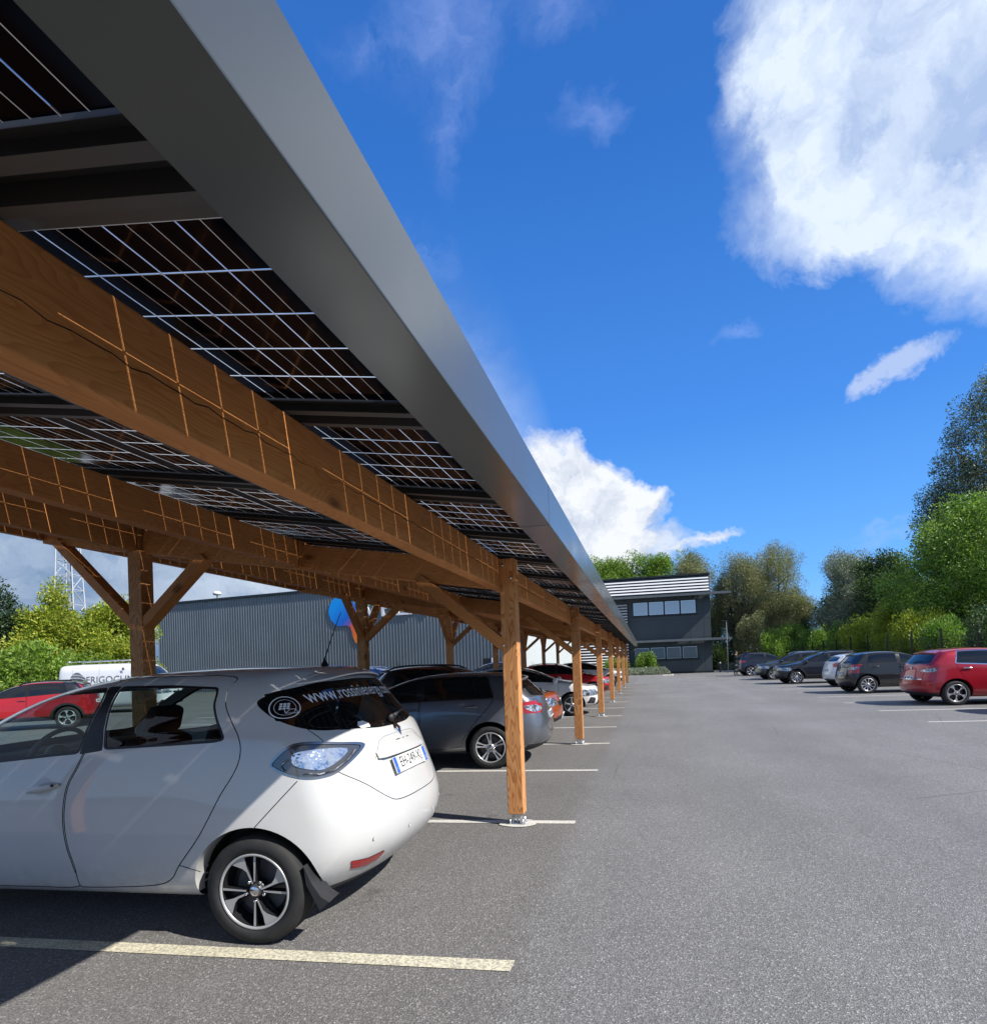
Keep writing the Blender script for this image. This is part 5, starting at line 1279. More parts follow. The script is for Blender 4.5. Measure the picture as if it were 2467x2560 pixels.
def crown(w, h, z0, n=7, seed=0, flat=.8, cy=0):
    """random set of overlapping lobes filling a w x h crown from height z0"""
    rg = random.Random(seed); out = [(0, cy, z0+h*.5, w*.33, w*.33, h*.42)]
    for i in range(n):
        a = rg.uniform(0, 2*PI); r = w*.5*rg.uniform(.35, .75); z = z0+h*rg.uniform(.18, .86); s = w*.5*rg.uniform(.22, .46)*(1-.35*abs((z-z0)/h-.45))
        k = math.sin(PI*min(.95, max(.12, (z-z0)/h*.85+.12)))
        out.append((r*math.cos(a)*k, cy+r*math.sin(a)*k, z, s, s, s*flat))
    return out
def spire(w, h, z0, n=9, seed=0):
    rg = random.Random(seed); out = []
    for i in range(n):
        t = i/(n-1); r = w*.5*(1-t)**.8*.62+.12*w*.3; a = rg.uniform(0, 2*PI); out.append((rg.uniform(-.2, .2)*r*2, rg.uniform(-.2, .2)*r, z0+h*t*.93, r+.1, r+.1, h/n*.9))
    return out
def planting():
    GR = 'trees beyond the fence'; GL_ = 'trees on the left'
    # behind the offices
    for i, (x, y, h, w) in enumerate(((-9.0, 76, 12.8, 10), (-3.6, 77, 14.2, 10.5), (1.6, 78, 14.6, 9.5))):
        tree('leafy_tree', ['bright green tree top rising behind the left part of the dark office building', 'bright green tree top rising behind the middle of the dark office building', 'bright green tree top rising behind the roof corner of the dark office building'][i],
             (x, y, 0), crown(w, h*.62, h*.38, 18, 20+i)+[(j*1.15-4.2, -1, h*(.93+.04*math.sin(j*2.3)), .9, .9, .55) for j in range(8)], 330, 48000, .20, LM['lime'], .22, 30+i, .55, GR)
    tree('willow_tree', 'olive grey willow standing just behind the office roof corner', (5.6, 72, 0), crown(6.5, 9.6, 4.6, 12, 3), 260, 32000, .20, LM['olive'], .22, 41, .55, GR, aspect=.3)
    tree('willow_tree', 'broad olive willow right of the dark office building', (9.6, 66.5, 0), crown(7.2, 11.4, 1.2, 16, 4), 460, 70000, .17, LM['olive'], .28, 42, .50, GR, aspect=.26, fork=.16, limbs=22, elong=(.75, .75, 1.5))
    tree('willow_tree', 'tallest olive willow, behind the light green shrub and the parked estate', (13.6, 68.5, 0), crown(8.6, 12.4, 1.3, 16, 5), 520, 80000, .17, LM['olive'], .30, 43, .50, GR, aspect=.26, fork=.16, limbs=24, elong=(.8, .8, 1.3))
    tree('willow_tree', 'silver grey willow with pale leaf tips between the olive willows and the big green tree', (17.0, 56.5, 0), crown(6.4, 9.6, 1.2, 15, 6), 400, 60000, .15, LM['silver'], .25, 44, .42, GR, aspect=.28, fork=.18, limbs=20, elong=(.8, .8, 1.2))
    tree('leafy_tree', 'dark green small leaved tree beside the silver willow', (16.2, 46.5, 0), crown(5.2, 7.6, 1.3, 12, 7), 300, 30000, .16, LM['dark'], .2, 45, .38, GR, fork=.2, limbs=14)
    tree('leafy_tree', 'big bright green tree at the right edge above the red hatchback', (18.9, 38.6, 0), crown(10.8, 9.9, .9, 22, 8, .75)+[(-3.6, -1.0, 3.4, 2.2, 2.2, 1.6), (-4.6, 0, 5.2, 1.5, 1.5, 1.1), (-2, -2, 7.8, 2.2, 2., 1.5), (0, -3.4, 5, 2.4, 2, 2)], 820, 110000, .14, LM['green'], .26, 46, .42, GR, fork=.2, limbs=26)
    tree('poplar_tree', 'tall grey green poplar rising behind the big green tree at the right edge', (29.5, 59.5, 0), [(0, 0, 12, 4.6, 4.4, 7), (-1, 0, 18, 3.0, 3, 5.0), (.6, 0, 22, 2.2, 2.2, 3.6), (-3.6, 0, 11, 2.6, 2.4, 3.2), (-4.6, 0, 13.6, 1.6, 1.6, 1.6), (-3.2, 0, 16.5, 1.8, 1.7, 1.8), (2.5, 0, 14, 3, 3, 4)], 680, 90000, .18, LM['grey'], .4, 47, .55, GR, fork=.3, limbs=20)
    tree('leafy_tree', 'dark tree crown low behind the big green tree', (24.5, 52.0, 0), crown(8.5, 12.0, 1.4, 14, 12), 300, 22000, .28, LM['dark'], .3, 48, .5, GR, fork=.25)
    tree('willow_tree', 'low dark willow growth between the office corner and the broad olive willow', (7.6, 72, 0), crown(4.5, 8.6, .2, 12, 14), 260, 30000, .18, LM['olive'], .2, 58, .5, GR, aspect=.26, fork=.16)
    for i, (x, y, h, w) in enumerate(((20.5, 66, 9.5, 8), (26, 70, 10, 9), (15.5, 80, 9.5, 10), (34, 52, 12, 9))):
        tree('leafy_tree', ['dark background tree behind the silver willow', 'dark background tree behind the poplar trunk', 'dark background tree far behind the olive willows', 'dark background tree at the far right behind the fence'][i], (x, y, 0), crown(w, h-.6, .6, 12, 50+i), 220, 14000, .38, LM['dark'], .25, 60+i, .6, GR)
    # shrubs along the fence
    spots = [(9.4, 59.5, 5.3, 3.8, 'olive'), (11.0, 56.0, 3.6, 3.0, 'green'), (13.4, 61.0, 4.2, 3.4, 'green'), (13.6, 56.0, 3.6, 3.4, 'green'), (13.5, 51.5, 3.5, 3.2, 'lime'), (13.6, 47.2, 3.5, 3.2, 'green'), (13.7, 43.2, 3.7, 3.2, 'yellow'), (13.8, 39.2, 4.3, 3.4, 'yellow'), (13.8, 35.6, 3.3, 3.0, 'yellow'), (13.7, 32.4, 2.7, 2.8, 'green'), (14.0, 29.2, 2.9, 2.8, 'dark'), (14.0, 26.0, 2.8, 2.8, 'dark'), (14.2, 22.8, 3.0, 3.0, 'dark'), (15.8, 33.5, 3.2, 3.4, 'dark'), (16.0, 41, 3.4, 3.6, 'dark'), (15.8, 50.5, 3.6, 4.0, 'dark'), (9.0, 66.5, 3.0, 4.5, 'dark'), (16, 60, 4, 4, 'dark'), (7.0, 63.5, 2.6, 3.0, 'dark'), (18.0, 67.0, 6.5, 6.5, 'dark')]
    labs = ['tall light olive shrub behind the person and the dark blue estate', 'green shrub behind the roof of the dark blue estate', 'green shrub in the second line behind the estate, under the tall willow', 'mid green shrub behind the dark grey crossover', 'light green shrub behind the glossy black crossover', 'green shrub in the hedge behind the white hatchback', 'yellow green shrub left of the tallest yellow one', 'tallest yellow green shrub in the hedge', 'yellow green shrub above the black compact hatchback', 'low green shrub right of the yellow ones, at the fence', 'dark shrub behind the fence left of the red hatchback roof', 'dark shrub behind the fence directly above the red hatchback', 'dark shrub behind the fence at the right edge', 'dark undergrowth shrub under the big green tree', 'dark undergrowth shrub behind the yellow green ones', 'dark undergrowth shrub below the silver willow', 'dark undergrowth shrub between the offices and the estate', 'dark undergrowth shrub below the tallest willow', 'dark undergrowth shrub right beside the office corner', 'dark bushy growth filling the gap below the silver willow and the tallest olive willow']
    for i, (x, y, h, w, l) in enumerate(spots):
        nn = int(9000*(1.35 if y < 45 else 1)); tree('hedge_shrub', labs[i], (x, y, 0), crown(w, h, .0, 9, 80+i), 130, int(nn*1.6), .12 if y < 50 else .15, LM[l], 0, 90+i, .30, 'shrubs along the fence', 'shrub', up=.8, aspect=.38, elong=(.8, .8, 1.4))
    # office bed
    tree('laurel_bush', 'rounded glossy green bush in the bed by the office wall', (-.05, 53.3, .05), crown(2.5, 2.0, 0, 9, 7), 110, 7000, .15, LM['green'], 0, 120, .20, None, 'bush', up=.6)
    tree('laurel_bush', 'green bush half hidden behind the far carport posts', (-2.6, 53.8, .05), crown(2.6, 2.0, 0, 8, 8), 100, 5000, .15, LM['green'], 0, 121, .20, None, 'bush', up=.6)
    rs = np.random.RandomState(3); n = 14000; x = rs.uniform(-3.4, 1.9, n); y = 52.0+rs.uniform(-.75, .75, n)+.12*(x+1); hh = .68*np.sqrt(np.clip(1-((y-52.0-.12*(x+1))/.8)**2, .05, 1))*np.clip((2.1-x)*1.6, .2, 1); z = hh*rs.uniform(.3, 1, n)
    tag(leaves('lavender_planting', np.stack([x, y, z+.06], 1), np.tile([0, 0, 1.6], (n, 1)), .16, LM['silver'], None, .16, rs), 'low grey green lavender edging in front of the office bush', 'planting', kind='stuff')
    n = 5000; x = rs.uniform(6.6, 9.6, n); y = rs.uniform(59.5, 61, n); z = rs.uniform(.1, .75, n); tag(leaves('low_planting', np.stack([x, y, z], 1), np.tile([0, 0, 1.2], (n, 1)), .2, LM['silver'], None, .3, rs), 'low pale shrubs beside the path to the offices', 'planting', kind='stuff')
    n = 60000; x = rs.uniform(11.5, 30, n); y = rs.uniform(10, 66, n); tag(leaves('rough_grass', np.stack([x, y, rs.uniform(.02, .45, n)], 1), np.tile([0, 0, 1.5], (n, 1)), .28, LM['dark'], None, .2, rs), 'rough grass and weeds behind the fence', 'grass', kind='stuff')
    # left side
    tree('leafy_tree', 'yellow green tree with rusty tips left of the lattice mast', (-31.2, 25.4, 0), crown(4.6, 4.6, .8, 12, 21)+spire(1.7, 2.2, 4.4, 4, 3), 380, 44000, .15, LM['yellow'], .16, 70, .34, GL_)
    tree('leafy_tree', 'yellow green tree under the foot of the lattice mast beside the white van', (-28.4, 26.6, 0), crown(5.0, 5.2, .6, 13, 22), 380, 44000, .15, LM['yellow'], .16, 71, .34, GL_)
    tree('conifer_tree', 'dark green conifer at the far left edge', (-34.2, 25.0, 0), spire(6.5, 6.4, .3, 9, 5)+[(.8, 0, 4.2, 1.4, 1.2, .9)], 380, 44000, .14, LM['conifer'], .2, 72, .36, GL_)
    tree('leafy_tree', 'green tree filling the gap between the conifer and the yellow trees', (-32.8, 28.5, 0), crown(6, 4.6, .4, 12, 23), 260, 16000, .22, LM['green'], .16, 73, .4, GL_)
    tree('leafy_tree', 'low green bushes behind the red crossover at the far left', (-28.0, 22.2, 0), crown(6, 3.0, .0, 12, 24), 260, 18000, .18, LM['lime'], 0, 75, .34, GL_)
    tree('leafy_tree', 'dull green distant tree between the lattice mast and the warehouse', (-52.5, 48.5, 0), crown(9.5, 8.2, 1.2, 14, 25), 280, 16000, .30, LM['dark'], .25, 74, .5, GL_)
    tree('leafy_tree', 'dull green distant tree behind the mast foot', (-60, 44.5, 0), crown(9, 7.0, 1.2, 12, 26), 220, 12000, .32, LM['dark'], .25, 76, .5, GL_)
# ------------------------------------------------------------------ buildings
def office():
    ph = .03; root = empty('office_building', (5.80, 57.42, 0), ph, 'dark two storey office building with white louvres and flat canopies beyond the lane', 'building')
    wall = vary(mat('cladding_anthracite', (.060, .073, .080), .42, .2), .6, .92, 1.08); trim = mat('office_trim_dark', (.022, .026, .030), .4, .2); can = vary(mat('canopy_grey', (.13, .145, .155), .4, .3), 1, .9, 1.1)
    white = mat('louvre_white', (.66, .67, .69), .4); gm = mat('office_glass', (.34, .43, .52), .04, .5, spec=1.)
    W = 22.
    bm = B(); box(bm, (-W/2, 6, 4.45), (W, 12, 8.9)); 
    wl = mesh_obj('wall', bm, wall, root)
    bm = B()
    for k in range(9): x = -1.18-.0*k-k*.0-1.17*k; 
    for k in range(18): box(bm, (-.6-1.2*k, -.004, 4.45), (.012, .008, 8.8))
    for z in (3.3, 5.0, 7.3): box(bm, (-W/2, -.003, z), (W, .006, .02))
    mesh_obj('cladding_joints', bm, trim, root)
    bm = B(); box(bm, (-W/2-.1, 6, 9.03), (W+.3, 12.4, .16)); mesh_obj('roof', bm, trim, root)
    bm = B(); lathe(bm, [(.22, 0), (.22, .35), (.3, .4), (.3, .5), (.0001, .55)], 16, 'Z', (-5.9, 4, 9.1)); mesh_obj('roof_vent', bm, can, root)
    # white louvres over the parapet
    for k in range(5):
        bm = B(); z = 8.66-.285*k; box(bm, (-W/2-.05, -.16-.085*k, z), (W-.1, .03, .17), Matrix.Rotation(-.60, 3, 'X'))
        mesh_obj('louvre', bm, white, root)
    bm = B()
    for x in [-.03]+[-1.2-3.0*k for k in range(8)]: bar(bm, (x, -.06, 8.85), (x, -.44, 7.35), .06, .08, up=(0, 1, 0))
    mesh_obj('louvre_frame', bm, can, root)
    # louvre screen on the left part
    for k in range(23):
        z = .75+.262*k
        bm = B(); box(bm, (-7.25-(W-7.3)/2, -.42, z), (W-7.6, .03, .13), Matrix.Rotation(-.60, 3, 'X')); mesh_obj('louvre', bm, white, root)
    bm = B()
    for x in [-7.3-2.4*k for k in range(7)]: box(bm, (x, -.36, 3.6), (.07, .12, 6.3))
    mesh_obj('louvre_frame', bm, trim, root)
    for z0, pr, xr, xl in ((7.10, 1.55, 1.55, -W), (3.02, 1.55, 1.5, -7.3)):
        bm = B(); box(bm, ((xr+xl)/2, -pr, z0), (xr-xl, .10, .20)); box(bm, (xr-.9, -pr/2, z0+.06), (1.8, pr-.1, .05)); box(bm, ((xl+xr-1.8)/2, -pr/2-.05, z0+.075), (xr-1.8-xl, pr-.12, .02))
        for k in range(int((xr-xl)/1.5)): bar(bm, (xr-.35-1.5*k, -pr+.04, z0-.06), (xr-.35-1.5*k-.0, -.02, z0-.10), .06, .10)
        mesh_obj('canopy', bm, can, root)
        bm = B()
        for k in range(int((xr-xl-2)/1.5)): box(bm, (xr-2.6-1.5*k, -pr/2, z0+.030), (1.36, pr-.35, .02))
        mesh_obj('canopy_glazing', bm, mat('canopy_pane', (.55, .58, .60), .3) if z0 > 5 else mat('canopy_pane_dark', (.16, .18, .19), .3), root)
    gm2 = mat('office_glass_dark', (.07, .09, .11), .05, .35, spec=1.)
    def window(x0, x1, z0, z1, nm='window'):
        bm = B(); fr = .06
        for a, b_ in (((x0, z0), (x1, z0)), ((x0, z1), (x1, z1))): box(bm, ((x0+x1)/2, -.03, a[1]), (x1-x0+fr, .08, fr))
        for x in (x0, x1): box(bm, (x, -.03, (z0+z1)/2), (fr, .076, z1-z0-fr))
        w = mesh_obj(nm, bm, trim, root)
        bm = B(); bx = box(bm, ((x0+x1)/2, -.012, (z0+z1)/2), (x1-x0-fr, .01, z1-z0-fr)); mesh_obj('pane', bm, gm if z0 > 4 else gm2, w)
        bm = B(); zz = z0+.05; 
        for a, b_ in (((x0+.07, z0+.07), (x1-.07, z0+.07)), ((x0+.07, z1-.07), (x1-.07, z1-.07)), ((x0+.07, z0+.07), (x0+.07, z1-.07)), ((x1-.07, z0+.07), (x1-.07, z1-.07))): bar(bm, (a[0], -.022, a[1]), (b_[0], -.022, b_[1]), .014)
        mesh_obj('pane_seal', bm, M_chrome, w)
    for k in range(4): window(-6.86+1.42*k, -6.86+1.42*(k+1)-.07, 5.48, 6.74)
    for k in range(4): window(-6.86+1.42*k, -6.86+1.42*(k+1)-.07, 1.36, 2.50)
    bm = B(); box(bm, (-4.0, -.06, 5.38), (5.9, .12, .05)); box(bm, (-4., -.06, 1.26), (5.9, .12, .05)); mesh_obj('window_sill', bm, trim, root)
    bm = B(); box(bm, (-W/2, -.02, .09), (W, .05, .18)); mesh_obj('plinth', bm, trim, root)
def warehouse():
    ph = -.083; X0 = -38.5; Wd = 31.; root = empty('warehouse', (-7.55, 37.75, 0), ph, 'long dark grey corrugated metal warehouse behind the carport', 'building')
    H = 7.42; cm = vary(mat('corrugated_grey', (.155, .180, .195), .42, .25), .5, .9, 1.1); w = .115; pts = []
    bm = B(); x = 0.; prof = [(0, 0), (.09, 0), (.125, -.05), (.205, -.05)]; V = []
    while x > -Wd: 
        for a, b_ in prof: V.append((x-a, b_))
        x -= .24
    lo = [bm.verts.new((a, b_, .12)) for a, b_ in V]; hi = [bm.verts.new((a, b_, H-.12)) for a, b_ in V]
    for k in range(len(V)-1): bm.faces.new((lo[k], lo[k+1], hi[k+1], hi[k]))
    bmesh.ops.recalc_face_normals(bm, faces=bm.faces); mesh_obj('wall', bm, cm, root)
    bm = B(); box(bm, (-Wd/2, 9.02, H/2-.1), (Wd-.1, 18, H-.3)); mesh_obj('end_wall', bm, mat('white_cladding', (.52, .57, .58), .5), root)
    bm = B(); box(bm, (-Wd/2, 9, H-.04), (Wd+.2, 18.3, .16)); mesh_obj('roof', bm, mat('office_trim_dark'), root)
    bm = B(); box(bm, (-Wd/2, -.03, .06), (Wd, .08, .12)); mesh_obj('plinth', bm, M_conc, root)
    # satellite dome on the eaves
    bm = B(); lathe(bm, [(.05, 0), (.05, .35), (.30, .42), (.34, .55), (.2, .68), (.0001, .72)], 16, 'Z', (-25.6, .6, H)); mesh_obj('roof_dome', bm, mat('dome_white', (.7, .74, .72), .4), root)
    # signage: blue drop with an orange tail, white letters
    sg = empty('wall_sign', (-7.55, 37.75, 0), ph, 'blue drop shaped emblem with an orange tail and large white letters on the warehouse wall', 'sign')
    cx, cz, r = -13.62, 5.72, 1.12
    gm = mat('sign_blue_gradient', (.0, .2, .8), .35); T, b = nodes(gm); tc = T.n('ShaderNodeTexCoord'); s = T.n('ShaderNodeSeparateXYZ'); T.link(tc.outputs['Object'], s.inputs[0])
    f = T.math('SUBTRACT', s.outputs[2], T.math('MULTIPLY', T.math('SUBTRACT', s.outputs[0], cx), .9)); c = T.ramp(T.mapr(f, 2.7, 6.6, 0, 1), [(0, (.85, .22, .03)), (.28, (.85, .12, .04)), (.40, (.20, .12, .42)), (.55, (.01, .15, .66)), (1, (.0, .34, .92))]); T.link(c, b.inputs['Base Color'])
    P = [(cx+r*math.cos(t), cz+r*math.sin(t)) for t in [R(20+4*k) for k in range(60)]]
    P += [(cx+.35, cz-1.07), (cx+.62, cz-1.18), (cx+.78, cz-1.55), (cx+.86, cz-2.0), (cx+1.05, cz-2.35), (cx+1.32, cz-2.50), (cx+1.45, cz-2.2), (cx+1.38, cz-1.5), (cx+1.22, cz-.6)]
    bm = B(); vs = [bm.verts.new((x, -.10, z)) for x, z in P]; v2 = [bm.verts.new((x, -.056, z)) for x, z in P]; bm.faces.new(vs)
    for k in range(len(P)): bm.faces.new((vs[k], v2[k], v2[(k+1) % len(P)], vs[(k+1) % len(P)]))
    bmesh.ops.recalc_face_normals(bm, faces=bm.faces); mesh_obj('emblem', bm, gm, sg)
    V, Fc = text_mesh('VELA', 1.75, .05); pyobj('sign_lettering', [(-9.35+v.x*1.32, -.09+v.z, 5.66+v.y) for v in V], Fc, mat('sign_white', (.85, .85, .85), .4), sg)
    bm = B(); box(bm, (-11.55, -.075, 6.15), (.28, .06, .42)); mesh_obj('sign_accent', bm, mat('sign_green', (.10, .45, .12), .4), sg)
    cb = empty('wall_cabinet', (-9.75, 37.6, 0), ph, 'small white and black cabinet on the warehouse wall above the black roofed crossover', 'cabinet')
    bm = B(); box(bm, (.22, -.25, 1.68), (.30, .4, .40), bev=.02); mesh_obj('housing', bm, mat('sign_white'), cb); bm = B(); box(bm, (-.24, -.22, 1.68), (.60, .36, .40), bev=.02); mesh_obj('hood', bm, M_trim, cb)
def mast():
    root = empty('lattice_mast', (-56.0, 47.3, 0), .3, 'pale steel lattice mast rising behind the yellow green trees', 'mast'); m = mat('mast_steel', (.50, .53, .56), .5, .1)
    H = 24.; wd = lambda z: 1.35-.058*z+.0011*z*z
    bm = B(); cs = [(-1, -1), (1, -1), (1, 1), (-1, 1)]; zs = [i*1.5 for i in range(17)]
    for a, b_ in cs: tube(bm, [(a*wd(z), b_*wd(z), z) for z in zs], .065, 6)
    mesh_obj('leg_frame', bm, m, root)
    bm = B()
    for i in range(16):
        z0, z1 = zs[i], zs[i+1]; w0, w1 = wd(z0), wd(z1)
        for k in range(4):
            a, b_ = cs[k], cs[(k+1) % 4]; s = (a, b_) if i % 2 else (b_, a)
            bar(bm, (s[0][0]*w0, s[0][1]*w0, z0), (s[1][0]*w1, s[1][1]*w1, z1), .06); bar(bm, (a[0]*w1, a[1]*w1, z1), (b_[0]*w1, b_[1]*w1, z1), .055)
    mesh_obj('bracing', bm, m, root)
    bm = B(); tube(bm, [(.25, .2, 0), (.05, .05, H)], .07, 6); mesh_obj('cable_run', bm, M_trim, root)
def fence():
    root = empty('mesh_fence', (12., 0, 0), 0, 'dark metal mesh fence with tall posts behind the parked cars on the right', 'fence'); m = mat('fence_green_black', (.012, .016, .014), .5, .3)
    ys_ = [17.45+2.85*k for k in range(15)]
    for y in ys_:
        bm = B(); box(bm, (0, y, 1.12), (.06, .06, 2.24)); box(bm, (0, y, 2.27), (.07, .07, .05), bev=.01); mesh_obj('post', bm, m, root)
    for a, b_ in zip(ys_, ys_[1:]):
        bm = B()
        for z in [.1+.2*k for k in range(10)]: box(bm, (0, (a+b_)/2, z), (.008, b_-a-.06, .008))
        for k in range(28): box(bm, (0.006, a+.08+.1*k, 1.0), (.004, .005, 1.9))
        mesh_obj('mesh_panel', bm, m, root)
def small_things():
    t = empty('lamp_post', (6.62, 53.4, 0), 0, 'thin grey lamp post standing beside the office corner', 'lamp post'); bm = B(); tube(bm, [(0, 0, 0), (0, 0, 4.4)], [.035, .022], 10); lathe(bm, [(.09, 0), (.09, .03), (.05, .05)], 12, 'Z'); mesh_obj('pole', bm, mat('pole_grey', (.2, .21, .21), .5), t); bm = B(); box(bm, (-.15, 0, 4.42), (.45, .16, .06), bev=.02); mesh_obj('lamp_head', bm, M_plast, t)
    t = empty('bollard', (6.35, 56.6, 0), 0, 'short black bollard at the foot of the office corner', 'bollard'); bm = B(); lathe(bm, [(.07, 0), (.07, .95), (.05, 1.02), (.0001, 1.03)], 14, 'Z'); mesh_obj('shaft', bm, M_trim, t); bm = B(); lathe(bm, [(.073, .82), (.073, .9)], 14, 'Z'); mesh_obj('reflective_band', bm, mat('band_white', (.7, .7, .7), .4), t)
    sheet('path', [(5.95, 57.5), (11.2, 57.2), (12, 75), (6.4, 75)], .10, M_conc)
    sheet('lawn', [(8.4, 57.6), (11.2, 57.5), (11.6, 63), (8.9, 63)], .112, M_grassg)
    bm = B(); box(bm, (11.36, 20, .04), (.12, 74, .14)); tag(mesh_obj('kerb', bm, M_kerb), kind='structure')
    bm = B(); box(bm, (8.55, 57.35, .05), (5.3, .14, .125)); tag(mesh_obj('kerb', bm, M_kerb), kind='structure')
    bm = B(); P = [(-3.9, 51.1), (1.2, 51.2), (1.9, 51.6), (2.1, 52.2), (1.7, 53.4), (1.6, 57.2), (-3.9, 57.5)]; sheet('planting_bed', P, .10, mat('bed_soil', (.07, .05, .035), .95))
    bm = B()
    for a, b_ in zip(P[:5], P[1:6]): bar(bm, (*a, .04), (*b_, .04), .13, .12, up=(0, 0, 1))
    tag(mesh_obj('kerb', bm, M_kerb), kind='structure')
def van():
    hd = math.atan2(1.25, 4.7); rx, ry = -24.35+.85*math.cos(hd), 19.62+.85*math.sin(hd)
    root, b = generic_car('delivery_van', 'white delivery van with a striped round logo and grey company lettering on its side', (rx-.95*math.sin(hd)*1, ry+.95*math.cos(hd), 0), hd, (.76, .77, .77), 'van', (.85, 3.1, .95), .96, 2.12, .33, 1.12, 'ten', .0, group='vehicles on the far left of the yard', lamp='van', plate=False, belt_rise=0., rails=False, cat='van')
    gtx = mat('van_lettering_grey', (.12, .14, .15), .5)
    text_on(b, 'FRIGOCLIM', .40, 'side', (1.62, 1.42), gtx, root, 'company_lettering', .012, -1, mirror=1, sx=1.0)
    cx, cz, r = .28, 1.42, .36
    for k in range(6):
        P = []; z0 = cz+r*(.92-.33*k); z1 = z0-r*.22
        n = 10; hw_ = lambda z: math.sqrt(max(0.001, r*r-(z-cz)**2))
        for j in range(n+1): t = j/n; x = cx-hw_(z0)+2*hw_(z0)*t; P.append((x, z0-.10*t+.05*math.sin(PI*t)))
        for j in range(n+1): t = 1-j/n; x = cx-hw_(z1)+2*hw_(z1)*t; P.append((x, z1-.10*t+.05*math.sin(PI*t)))
        bm = B()
        try:
            vs = [bm.verts.new(p) for p in b.project(P, 'side', .012, -1)]; bm.faces.new(vs); mesh_obj('logo_stripe', bm, gtx, root)
        except Exception: bm.free()
    bm = B()
    for s in (-.5, .5): tube(bm, [(-.5, s, 2.14), (-.45, s, 2.22), (2.2, s, 2.24), (2.3, s, 2.14)], .018, 6)
    for x in [-.4+.43*k for k in range(7)]: tube(bm, [(x, -.5, 2.235), (x, .5, 2.235)], .014, 6)
    mesh_obj('roof_rack', bm, M_galv, root)
    bm = B(); box(bm, (2.2, -.968, 1.85), (.10, .01, .12)); mesh_obj('side_marker', bm, gtx, root)
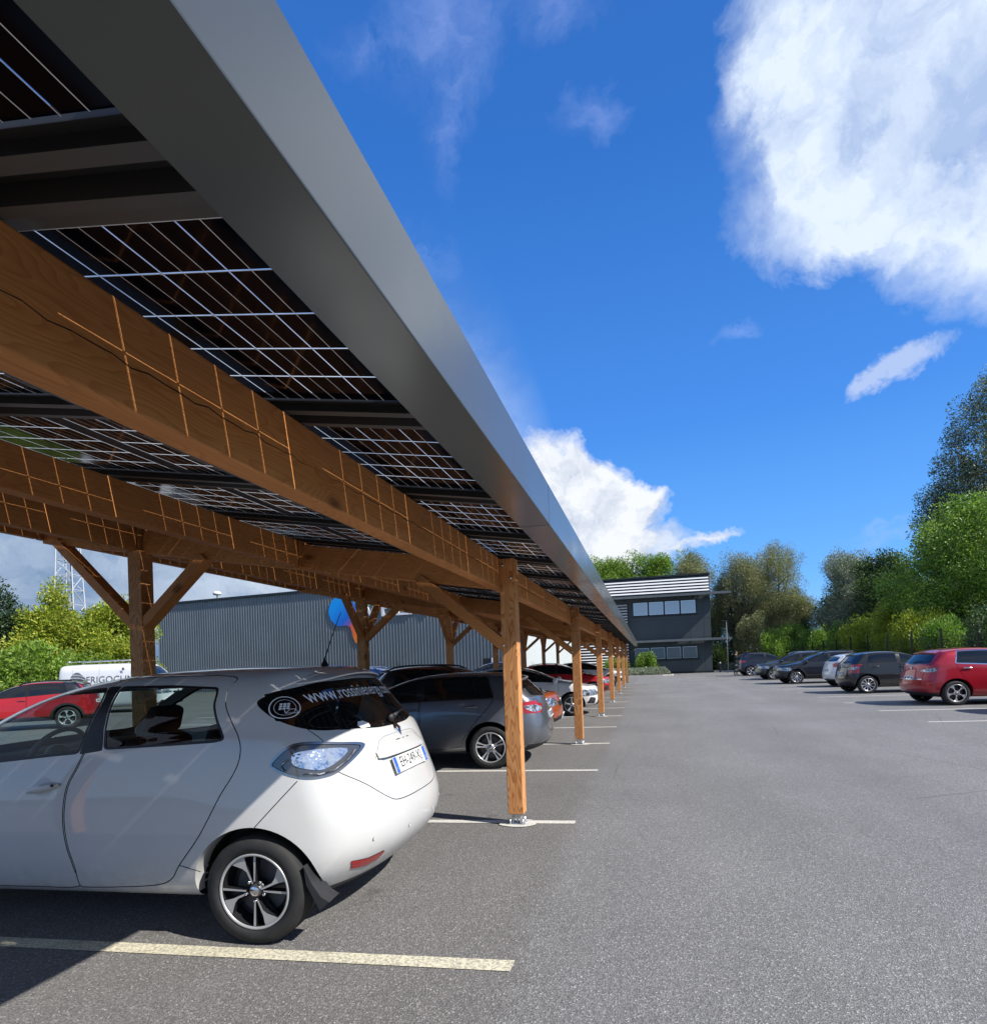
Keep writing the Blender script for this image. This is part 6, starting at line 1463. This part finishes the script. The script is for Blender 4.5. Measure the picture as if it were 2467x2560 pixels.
# ------------------------------------------------------------------ person
def person():
    root = empty('person', (6.30, 46.3, 0), -.15, 'person in dark clothes standing behind the dark blue estate holding a white sheet', 'person')
    skin = mat('skin', (.45, .25, .17), .5); jac = mat('jacket_dark', (.012, .013, .018), .8); trs = mat('trousers_dark', (.015, .015, .018), .85); shoe = mat('shoe_grey', (.35, .35, .36), .6); hair = mat('hair_brown', (.03, .018, .010), .7)
    def skinned(nm, J, E, rad, m, rootv=0, sub=2, parent=root, cx=None):
        me = bpy.data.meshes.new(nm); me.from_pydata(J, E, []); o = bpy.data.objects.new(nm, me); COL.objects.link(o)
        o.modifiers.new('k', 'SKIN'); me.skin_vertices.new() if not me.skin_vertices else None
        for i, r_ in enumerate(rad): sv = me.skin_vertices[0].data[i]; sv.radius = r_ if isinstance(r_, tuple) else (r_, r_); sv.use_root = (i == rootv)
        s = o.modifiers.new('s', 'SUBSURF'); s.levels = sub; s.render_levels = sub
        dg = bpy.context.evaluated_depsgraph_get(); m2 = bpy.data.meshes.new_from_object(o.evaluated_get(dg)); bpy.data.objects.remove(o); bpy.data.meshes.remove(me)
        m2.materials.clear()
        mats = m if isinstance(m, list) else [m]
        for x in mats: m2.materials.append(x)
        for p in m2.polygons: p.use_smooth = True
        q = link(bpy.data.objects.new(nm, m2), parent); return q
    # faces +x ; joints: pelvis root
    J = [(0, 0, .95), (0, 0, 1.12), (.01, 0, 1.30), (.0, 0, 1.46), (.02, 0, 1.54), (.03, 0, 1.62), (.04, 0, 1.72),
         (0, .09, .90), (.03, .10, .50), (.0, .11, .09), (.14, .12, .035), (0, -.09, .90), (-.06, -.11, .50), (-.16, -.12, .10), (-.03, -.13, .035),
         (0, .18, 1.43), (.05, .24, 1.15), (.28, .18, 1.08), (.36, .16, 1.09), (0, -.18, 1.43), (.04, -.24, 1.15), (.27, -.17, 1.12), (.35, -.14, 1.14)]
    E = [(0, 1), (1, 2), (2, 3), (3, 4), (4, 5), (5, 6), (0, 7), (7, 8), (8, 9), (9, 10), (0, 11), (11, 12), (12, 13), (13, 14), (3, 15), (15, 16), (16, 17), (17, 18), (3, 19), (19, 20), (20, 21), (21, 22)]
    rad = [(.15, .11), (.13, .10), (.16, .11), (.13, .09), .05, (.075, .085), (.07, .08), .095, .062, .042, .035, .095, .062, .042, .035, .06, .045, .034, .025, .06, .045, .034, .025]
    o = skinned('body', J, E, rad, [jac, trs, skin, shoe])
    for p in o.data.polygons:
        c = p.center; z = c.z; p.material_index = 2 if (z > 1.50 or (c.x > .30 and z > 1.0 and z < 1.25)) else 3 if z < .075 else 1 if z < .92 else 0
    bm = B(); bmesh.ops.create_uvsphere(bm, u_segments=16, v_segments=10, radius=1, matrix=Matrix.Translation((.005, 0, 1.725)) @ Matrix.Diagonal((.10, .088, .085, 1))); mesh_obj('hair', bm, hair, root, True)
    bm = B(); bmesh.ops.create_cone(bm, segments=8, radius1=.014, radius2=.004, depth=.03, matrix=Matrix.Translation((.125, 0, 1.665)) @ Matrix.Rotation(PI/2, 4, 'Y'))
    mesh_obj('nose', bm, skin, root, True)
    for s in (-1, 1):
        bm = B(); bmesh.ops.create_uvsphere(bm, u_segments=8, v_segments=6, radius=1, matrix=Matrix.Translation((.03, s*.083, 1.67)) @ Matrix.Diagonal((.018, .008, .03, 1))); mesh_obj('ear', bm, skin, root, True)
        bm = B(); bmesh.ops.create_uvsphere(bm, u_segments=8, v_segments=6, radius=.009, matrix=Matrix.Translation((.112, s*.03, 1.685))); mesh_obj('eye', bm, hair, root, True)
    bm = B(); box(bm, (.112, 0, 1.632), (.006, .04, .006)); mesh_obj('mouth', bm, hair, root)
    for s, w in ((1, Vector((.36, .16, 1.09))), (-1, Vector((.35, -.14, 1.14)))):
        for k in range(5):
            a = (-.03+.016*k)*s; L = (.045, .075, .082, .076, .06)[k]; d = Vector((L, a*.6, .01)) if k else Vector((.02, -.045*s, .02))
            b0 = w+Vector((.03, a, 0)); skinned('finger', [tuple(b0), tuple(b0+d*.55), tuple(b0+d+Vector((0, 0, -.018)))], [(0, 1), (1, 2)], [.009, .0085, .007], skin, 0, 1)
    sh = empty('paper_sheet', (6.30+.50, 46.3-.08, 1.24), -.15, 'white paper sheet held by the person behind the estate', 'paper'); 
    bm = B(); g = bmesh.ops.create_grid(bm, x_segments=6, y_segments=6, size=.5, matrix=Matrix.Rotation(-.9, 4, 'Y') @ Matrix.Diagonal((.3, .21, 1, 1)))
    for v in bm.verts: v.co += Vector((0, 0, .06*v.co.y**2*8))
    bmesh.ops.solidify(bm, geom=bm.faces[:], thickness=.001); mesh_obj('sheet', bm, mat('paper_white', (.8, .8, .8), .7), sh)
# ------------------------------------------------------------------ build
carport(); all_cars(); van(); office(); warehouse(); mast(); fence(); small_things(); person(); planting()
